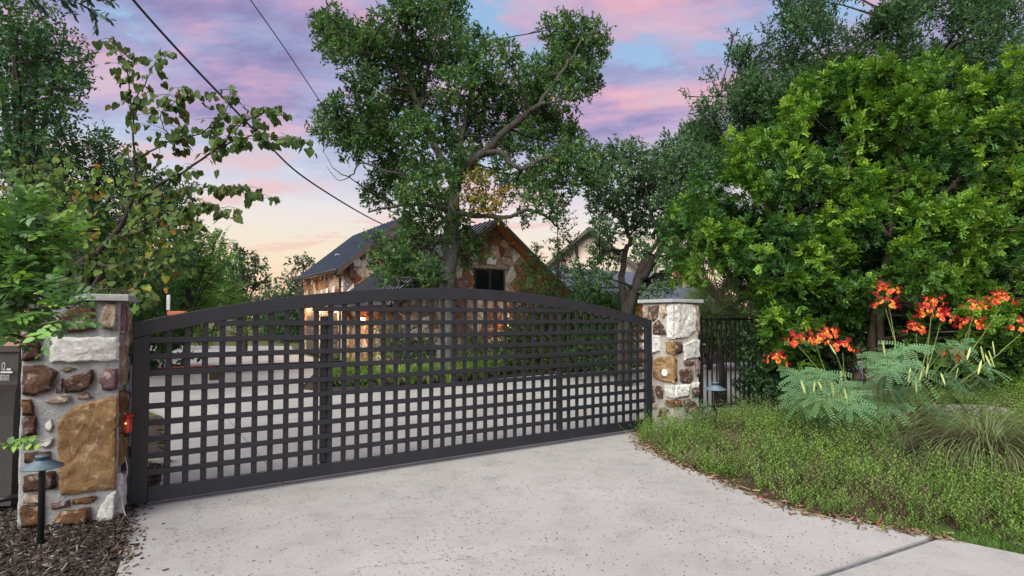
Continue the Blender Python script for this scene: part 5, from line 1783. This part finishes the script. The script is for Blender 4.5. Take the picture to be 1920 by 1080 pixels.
# palm beyond the fence
pb = W(1352, 700, 9.9); pb.z = 0
palm = thing('fan_palm', 'fan palm with pale ribbed fronds behind the iron fence', 'palm', pb)
T = Tubes().add([(0, 0, -.05), (.02, 0, .5), (0, .02, 1.0)], [.07, .06, .05], 9); T.build('trunk', M['dark_bark'], palm)
for (tx, ty, dd_, sz) in ((1335, 590, -.3, .62), (1362, 580, -.35, .66), (1390, 590, -.1, .6), (1330, 550, .2, .6), (1370, 540, .1, .66), (1400, 560, .3, .6), (1345, 620, -.5, .5), (1312, 570, .3, .5)):
    c = W(tx, ty, 9.9 + dd_) - pb
    st = Vector((0, 0, 1.0))
    dr_ = (c - st).normalized()
    T = Tubes().add(smooth_path([st, st.lerp(c, .6) + Vector((0, 0, .06)), c], 3), .008, 5)
    fr = T.build('frond_stalk', M['green_stem'], palm)
    nb = 34
    sd_ = dr_.cross(Vector((0, 0, 1))).normalized(); up_ = sd_.cross(dr_)
    nr = (dr_ * .2 + up_).normalized()
    ang = np.linspace(-2.0, 2.0, nb)
    Dv = np.array([tuple(dr_ * math.cos(a) + sd_ * math.sin(a) - Vector((0, 0, .25))) for a in ang])
    scatter('frond', np.repeat(np.array([tuple(c)]), nb, 0), Dv, np.repeat(np.array([tuple(nr + Vector((0, -.5, 0)))]), nb, 0), sz * rng.uniform(.85, 1.0, nb), np.full(nb, .034), 'blade',
            pick_cols(nb, [(.18, .26, .11), (.24, .33, .15)], [1, 1]), M['leaf'], palm)

# ------------------------------------------------------------------ right bed: ground cover, flowers, grass, boulders
bdr = random.Random(64)


def boulder(label, c, s, seed):
    bm = bmesh.new()
    bmesh.ops.create_icosphere(bm, subdivisions=3, radius=1.0)
    rr = random.Random(seed)
    ph = [rr.uniform(0, 6) for _ in range(6)]
    for v in bm.verts:
        p = v.co.copy()
        k = 1 + .12 * math.sin(3 * p.x + ph[0]) * math.sin(2.6 * p.y + ph[1]) + .08 * math.sin(6 * p.z + ph[2] + 4 * p.x) + rr.uniform(-.02, .02)
        q = Vector((max(-.8, min(.8, p.x * k * 1.1)), p.y * k, max(-.8, min(.62, p.z * k))))
        v.co = Vector((q.x * s[0], q.y * s[1], q.z * s[2]))
    o = link('boulder', bm_mesh('boulder', bm), M['limestone_grey'])
    o.location = c; o.rotation_euler = (0, 0, rr.uniform(-.4, .4))
    tag(o, label, 'boulder')


p = W(1815, 770, 7.0); boulder('flat pale limestone boulder behind the tufted grass', (p.x, p.y, p.z - .08), (.5, .35, .2), 3)
p = W(1640, 780, 7.1); boulder('pale limestone boulder under the orange flowering shrub', (p.x, p.y, p.z - .05), (.5, .3, .22), 5)

# orange flowering shrub: sprays of small leaflets, flower heads and pods
FDp = 6.4
fb = W(1650, 800, FDp); fb.z = .22
fl = thing('flowering_shrub', 'feathery blue-green shrub with orange-red flower heads and hanging pods', 'shrub', fb)
f_ = lambda x, y, d=0.0: W(x, y, FDp + d) - fb
heads = [(1458, 680, 0), (1497, 645, .05), (1530, 643, .1), (1556, 630, .2), (1580, 657, 0), (1663, 549, .1), (1661, 575, .05), (1750, 570, .2), (1764, 601, .1), (1718, 622, 0), (1828, 578, .2), (1820, 612, .1), (1785, 672, -.2), (1878, 568, .2), (1918, 618, .1), (1745, 592, .15)]
roots = [(1545, 715), (1555, 712), (1556, 718), (1590, 720), (1585, 720), (1680, 645), (1680, 645), (1730, 690), (1740, 690), (1720, 690), (1790, 690), (1800, 680), (1760, 720), (1820, 660), (1850, 680), (1738, 690)]
T = Tubes()
stem_tops = []
for (x, y, d), (rx, ry) in zip(heads, roots):
    T.add([Vector(p) for p in smooth_path([f_(rx, ry, d * .5), f_((x * .4 + rx * .6), (y * .4 + ry * .6) + 4, d), f_(x, y + 4, d)], 4, .003)], lerp_list(.007, .0035, 9), 5)
    T.add(smooth_path([Vector((random.uniform(-.1, .1), random.uniform(-.1, .1), -.1)), f_(rx, ry, d * .5) * .55 + Vector((0, 0, -.04)), f_(rx, ry, d * .5)], 4, .006), lerp_list(.012, .006, 9), 5)
# leaf sprays
sprays = []
rnd = random.Random(8)
for (x, y) in [(1520, 715), (1500, 735), (1545, 700), (1570, 720), (1540, 745), (1590, 740), (1565, 765), (1600, 770), (1620, 720), (1640, 745), (1625, 785), (1660, 770), (1650, 690), (1670, 660), (1700, 650), (1640, 670), (1690, 680), (1720, 700), (1700, 730), (1740, 740),
               (1760, 700), (1790, 720), (1780, 660), (1740, 660), (1810, 690), (1840, 710), (1820, 730), (1730, 770), (1760, 770), (1680, 800), (1610, 800), (1580, 795), (1640, 810), (1790, 750), (1850, 690), (1800, 645), (1700, 760), (1555, 790), (1660, 720), (1510, 700)]:
    sprays.append(f_(x, y, rnd.uniform(-.45, .35)))
for k in range(16):
    c0 = sprays[(k * 7) % 40]
    sprays.append(c0 + Vector((rnd.uniform(-.16, .16), rnd.uniform(-.25, .3), rnd.uniform(-.12, .08))))
PP, DD, NNs, CC = [], [], [], []
for c in sprays:
    o_ = Vector((c.x + rnd.uniform(-.5, .5), c.y - .5 + rnd.uniform(-.4, .4), 0)).normalized()
    nrm_ = (o_ * rnd.uniform(.5, 1.0) + Vector((0, 0, rnd.uniform(.5, .9)))).normalized()
    sd0 = nrm_.cross(Vector((0, 0, 1))).normalized()
    dn = (sd0.cross(nrm_)).normalized()
    if dn.z > 0: dn = -dn
    st = c * .5 + Vector((0, 0, -.05))
    T.add(smooth_path([Vector((0, 0, -.1)), st + Vector((rnd.uniform(-.05, .05), 0, 0)), c], 3, .005), lerp_list(.008, .0035, 7), 4, False)
    npn = rnd.choice((6, 7, 8))
    cs_ = random.choice([(.085, .18, .088), (.105, .215, .105), (.13, .25, .125), (.115, .215, .085)])
    for k in range(npn):
        a = (k / (npn - 1)) * (math.pi + .5) - .25 + rnd.uniform(-.12, .12)
        di = (sd0 * math.cos(a) + dn * math.sin(a) * .8 + nrm_ * rnd.uniform(0, .35)).normalized()
        ln = rnd.uniform(.18, .28)
        pts = [c + di * ln * t_ - nrm_ * .15 * ln * t_ * t_ - Vector((0, 0, .14 * ln * t_ * t_)) for t_ in np.linspace(0, 1, 11)]
        T.add(pts[::5], [.0028, .002, .001], 4, False)
        sd_ = di.cross(nrm_).normalized()
        for q in range(1, 11):
            for s_ in (-1, 1):
                PP.append(tuple(pts[q])); DD.append(tuple(sd_ * s_ + di * .3)); NNs.append(tuple(nrm_ + Vector((rnd.uniform(-.2, .2), rnd.uniform(-.2, .2), rnd.uniform(-.2, .2)))))
                CC.append(tuple(v * rnd.uniform(.85, 1.15) for v in cs_))
n_ = len(PP)
T.build('stems', M['green_stem'], fl)
scatter('foliage', np.array(PP), np.array(DD), np.array(NNs), rng.uniform(.030, .041, n_), rng.uniform(.013, .018, n_), 'oval', np.array(CC), M['leaf'], fl)


def flower_head(name, seed):
    rr = random.Random(seed)
    P_, D_, N_, L_, W_, C_ = [], [], [], [], [], []
    for k in range(rr.randint(9, 13)):
        a = rr.uniform(0, 6.28); e_ = rr.uniform(-.15, 1.2)
        c = Vector((math.cos(a) * math.cos(e_), math.sin(a) * math.cos(e_), math.sin(e_) * .8)) * rr.uniform(.05, .095)
        o_d = c.normalized()
        s1 = o_d.cross(Vector((.3, .2, 1))).normalized(); s2 = o_d.cross(s1)
        yellow = rr.random() < .3
        for j in range(5):
            b2 = 2 * math.pi * j / 5 + rr.uniform(-.2, .2)
            dr2 = (s1 * math.cos(b2) + s2 * math.sin(b2) + o_d * .5).normalized()
            P_.append(tuple(c)); D_.append(tuple(dr2)); N_.append(tuple(o_d * 1.0 - dr2 * .4 + Vector((0, 0, .01))))
            L_.append(rr.uniform(.022, .032)); W_.append(rr.uniform(.02, .028))
            C_.append((.90, .40, .09) if (yellow or j == 0) else rr.choice([(.82, .17, .065), (.88, .24, .08), (.74, .11, .06)]))
        for j in range(4):
            P_.append(tuple(c)); dr2 = (o_d + Vector((rr.uniform(-.4, .4), rr.uniform(-.4, .4), rr.uniform(-.3, .3)))).normalized()
            D_.append(tuple(dr2)); N_.append(tuple(s1)); L_.append(rr.uniform(.05, .075)); W_.append(.0035); C_.append((.5, .02, .05))
    for k in range(10):
        o_d = Vector((rr.uniform(-.6, .6), rr.uniform(-.6, .6), 1)).normalized()
        P_.append(tuple(o_d * .05)); D_.append(tuple(o_d)); N_.append((1, .2, .1)); L_.append(rr.uniform(.03, .05)); W_.append(.009); C_.append((.50, .06, .07))
    o = scatter(name, np.array(P_), np.array(D_), np.array(N_), np.array(L_), np.array(W_), 'oval', np.array(C_), M['petal'], fl)
    return o


fh = [flower_head('flower_head', 100 + k) for k in range(4)]
for k, (x, y, d) in enumerate(heads):
    if k < 4: o = fh[k]
    else:
        o = fh[k % 4].copy(); COL.objects.link(o); o.parent = fl
    o.location = f_(x, y, d); o.rotation_euler = (0, 0, k * 1.7); o.scale = [random.uniform(1.15, 1.45)] * 3
pv = [(0, 0, 0), (.007, 0, -.03), (.009, 0, -.07), (.006, 0, -.105), (.002, 0, -.125), (-.004, 0, -.10), (-.007, 0, -.06), (-.006, 0, -.025)]
V = [(x, -.0025, z) for x, y, z in pv] + [(x, .0025, z) for x, y, z in pv]
Fc = [tuple(range(8)), tuple(range(15, 7, -1))] + [(i, (i + 1) % 8, 8 + (i + 1) % 8, 8 + i) for i in range(8)]
simple('pod_green', (.34, .40, .14), .6, 0, .2, 20)
pm = pymesh('seed_pod', V, Fc); pm.materials.append(M['pod_green'])
for k, (x, y) in enumerate([(795, 405), (970, 570), (1000, 635), (1045, 585), (1082, 545), (1160, 600), (1270, 575), (455, 420), (530, 590), (275, 645), (365, 655), (384, 655), (437, 700), (470, 655), (550, 700), (1415, 435), (1440, 480), (1465, 465), (1490, 405), (1420, 520), (452, 720), (1350, 440)]):
    o = link('seed_pod', pm, None, fl); o.location = f_(1420 + x / 3.376, 520 + y / 3.376, -.55 if x > 900 else -.4)
    o.rotation_euler = (random.uniform(-.3, .3), random.uniform(-.45, .25), random.uniform(-.8, .8)); o.scale = [random.uniform(1.0, 1.4)] * 3
    o.name = 'seed_pod'

# small blue-green seedling by the right pillar
p = W(1316, 790, 7.7); p.z = .02
bush('seedling', 'small feathery blue-green seedling at the foot of the right pillar', p, .42, .2, 500, 10, .14, .03, .014, [(.10, .22, .13), (.13, .26, .16)], [1, 1], pinnate=True, n=7)

# tufted grass at the far right
gb = W(1850, 850, 5.3); gb.z = .22
tf = thing('tufted_grass', 'big arching tuft of thin green and brown grass at the right edge', 'grass', gb)
tf.scale = (1.05, .9, .85)
b1 = blade_mesh('green_blades', 900, 1.05, .006, 1.5, [(.09, .15, .05), (.13, .19, .07), (.18, .22, .10)], [3, 3, 2], 1.3, 7, .28)
link('green_blades', b1, None, tf)
b2 = blade_mesh('dry_thatch', 1700, .74, .0045, 1.9, [(.09, .06, .045), (.15, .10, .07), (.20, .13, .09), (.06, .045, .035)], [3, 3, 1.5, 2], 1.1, 6, .36)
link('dry_thatch', b2, None, tf)
gb = W(1700, 860, 5.6); gb.z = .1
tf = thing('tufted_grass', 'smaller fan of thin grey-green grass left of the big brown tuft', 'grass', gb)
link('green_blades', blade_mesh('green_blades', 260, .75, .005, 1.5, [(.10, .15, .07), (.14, .19, .09)], [1, 1], 1.2, 6, .16), None, tf)

# ground cover: feathery sprigs
pts = []
tries = 0
gr = np.random.default_rng(5)
nt_ = 0
while nt_ < 1750 and tries < 90000:
    tries += 1
    x, y = gr.uniform(1.6, 9.8), gr.uniform(2.2, 9.8)
    if x / y > 1.6 or (x / y > 1.0 and gr.random() < .3) or x / y < .15 or gr.random() > (4.0 / y) ** 1.2 or not inside(x, y, BEDPOLY): continue
    d = edge_dist(x, y)
    if d < .04: continue
    nt_ += 1
    pn = mnoise.noise(Vector((x * .9, y * .9, 3.3)))
    if pn < -.28 and gr.random() < .8: continue
    sz_ = gr.uniform(.45, 1.45) * (.55 + .45 * min(1, d / .4)) * (1 + .5 * pn)
    tone = gr.integers(0, 5) if gr.random() < .45 else gr.integers(0, 3)
    for q in range(int(gr.integers(7, 12))):
        a = gr.uniform(0, 6.28); rr = abs(gr.normal(scale=.05))
        xx, yy = x + rr * math.cos(a), y + rr * math.sin(a)
        pts.append((xx, yy, bed_h(xx, yy) - .02, sz_, tone, math.cos(a) * rr * 9, math.sin(a) * rr * 9))
pa = np.array(pts)
nS = len(pa)
K = 22
hh = .25 * pa[:, 3] * gr.uniform(.65, 1.25, nS)
lean = gr.normal(scale=.25, size=(nS, 2)) + pa[:, 5:7]
t_ = (np.arange(K) + .4) / K
P = np.zeros((nS, K, 3))
P[:, :, 0] = pa[:, 0:1] + lean[:, 0:1] * hh[:, None] * t_[None, :] ** 1.4
P[:, :, 1] = pa[:, 1:2] + lean[:, 1:2] * hh[:, None] * t_[None, :] ** 1.4
P[:, :, 2] = pa[:, 2:3] + hh[:, None] * t_[None, :]
an = gr.uniform(0, 6.28, size=(nS, 1)) + np.arange(K)[None, :] * 2.4
D = np.stack([np.cos(an), np.sin(an), np.full((nS, K), .75)], axis=2)
NN = np.stack([-np.cos(an) * .6, -np.sin(an) * .6, np.full((nS, K), 1.0)], axis=2)
tones = np.array([(.105, .19, .045), (.14, .235, .055), (.18, .285, .066), (.18, .20, .095), (.15, .115, .075)])
cb = tones[pa[:, 4].astype(int)] * gr.uniform(.8, 1.2, size=(nS, 1))
C = np.repeat(cb[:, None, :], K, axis=1) * gr.uniform(.8, 1.2, size=(nS, K, 1))
brown = (t_ < .3)[None, :, None] & (gr.random((nS, 1, 1)) < .4)
C = np.where(brown, np.array([.075, .052, .035])[None, None, :], C)
nT = nS * K
o = scatter('ground_cover', P.reshape(-1, 3), D.reshape(-1, 3), NN.reshape(-1, 3), gr.uniform(.022, .042, nT), gr.uniform(.006, .011, nT), 'diamond', C.reshape(-1, 3), M['leaf'])
tag(o, 'feathery low green ground cover filling the right bed', 'ground cover', kind='stuff')

# mown grass edge at the lower right
ng = 5200
x = gr.uniform(2.95, 5.6, ng); y = np.zeros(ng)
ex, ey = np.array([3.06, 3.42, 3.9, 5.2, 9]), np.array([4.04, 3.72, 3.52, 2.95, .9])
y = np.interp(x, ex, ey) + gr.uniform(.0, .34, ng) ** 1.2
P = np.stack([x, y, np.full(ng, -.02)], 1)
D = gr.normal(scale=.45, size=(ng, 3)); D[:, 2] = 1
o = scatter('lawn_edge', P, D, gr.normal(size=(ng, 3)), gr.uniform(.04, .085, ng), gr.uniform(.003, .005, ng), 'blade', pick_cols(ng, [(.07, .15, .03), (.10, .20, .04), (.14, .2, .06)], [3, 3, 1]), M['leaf'])
tag(o, 'strip of short lawn grass along the drive at the lower right', 'grass', kind='stuff')

# mulch chips at the left, litter along the drive's edges and on the concrete
def chips(name, label, P, cols, wts, l0, l1, w0, w1, shape='chip', mat='dry', flat=.25):
    n = len(P)
    D = gr.normal(size=(n, 3)); D[:, 2] *= flat
    NN = gr.normal(scale=flat, size=(n, 3)); NN[:, 2] = 1
    ln = gr.uniform(l0, l1, n)
    o = scatter(name, P, D, NN, ln, gr.uniform(w0, w1, n), shape, pick_cols(n, cols, wts, .25), M[mat])
    return tag(o, label, 'litter', kind='stuff')


mp_ = []
while len(mp_) < 11000:
    y = gr.uniform(2.9, 6.2); x = gr.uniform(-5.2, -2.0)
    if x / y < -.96 or not inside(x, y, MULCH): continue
    mp_.append((x, y, mulch_h(x, y) + gr.uniform(.0, .012)))
chips('mulch_chips', 'dark shredded bark mulch below the left pillar', np.array(mp_), [(.038, .030, .027), (.075, .060, .052), (.12, .10, .09), (.21, .18, .16), (.38, .34, .3)], [5, 5, 4, 1.0, .15], .012, .06, .002, .008, flat=.4)
sp = []
E = RE2
while len(sp) < 900:
    i = gr.integers(4, len(E) - 3)
    a, b_ = E[i], E[i + 1]
    q = a + (b_ - a) * gr.random()
    sp.append((q[0] + gr.normal(scale=.07), q[1] + gr.normal(scale=.06), .004 + gr.uniform(0, .012)))
chips('edge_litter', 'dry twigs and leaf litter along the edge of the right bed', np.array(sp), [(.10, .065, .04), (.2, .14, .09), (.3, .23, .15), (.22, .03, .03)], [4, 4, 2, .35], .015, .07, .003, .012, flat=.2)
sp = []
while len(sp) < 2400:
    y = gr.uniform(3.2, 7.6); x = gr.uniform(-2.6, 2.9)
    if x / y < -.75 or x / y > .95: continue
    if not inside(x, y, [tuple(p) for p in LEFT_EDGE] + [tuple(p) for p in RIGHT_EDGE]): continue
    k = gr.random()
    if k > .35 + .5 * abs(math.sin(1.7 * x + .5 * y)) : continue
    sp.append((x, y, .003))
chips('leaf_flecks', 'tiny dark leaf flecks scattered on the concrete drive', np.array(sp), [(.05, .035, .03), (.10, .075, .055), (.18, .10, .06)], [4, 3, 1], .006, .022, .004, .010, 'diamond', flat=.06)
sp = []
while len(sp) < 260:
    k = gr.integers(0, len(LEFT_EDGE) - 1)
    q = LEFT_EDGE[k]
    sp.append((q[0] + abs(gr.normal(scale=.07)) - .02, q[1] + gr.normal(scale=.1), .004))
chips('mulch_spill', 'bark bits spilled over the left edge of the drive', np.array(sp), [(.05, .04, .03), (.12, .09, .07), (.3, .2, .12)], [4, 3, 1], .012, .05, .004, .012, flat=.15)

# thin marker post just inside the gate at the left
DS = 6.0
gpst = thing('marker_post', 'narrow grey marker plate on a thin post rising behind the left of the gate', 'post', (W(317, 590, DS).x, DS, -.05))
z0, z1 = W(317, 582, DS).z + .05, W(317, 553, DS).z + .05
box('plate', (0, -.015, (z0 + z1) / 2), (.04, .012, z1 - z0), M['galvanised'], gpst)
T = Tubes().add([(0, 0, 0), (0, 0, z1 - .03)], .007, 6); T.build('stake', M['galvanised'], gpst)
box('bracket', (.085, 0, z0 - .03), (.19, .05, .045), M['terracotta'], gpst, .006)
q = ground_pt(296, 868); boulder('small tan rock lying in the mulch just inside the gate', (q.x, q.y, .03), (.13, .11, .10), 8)
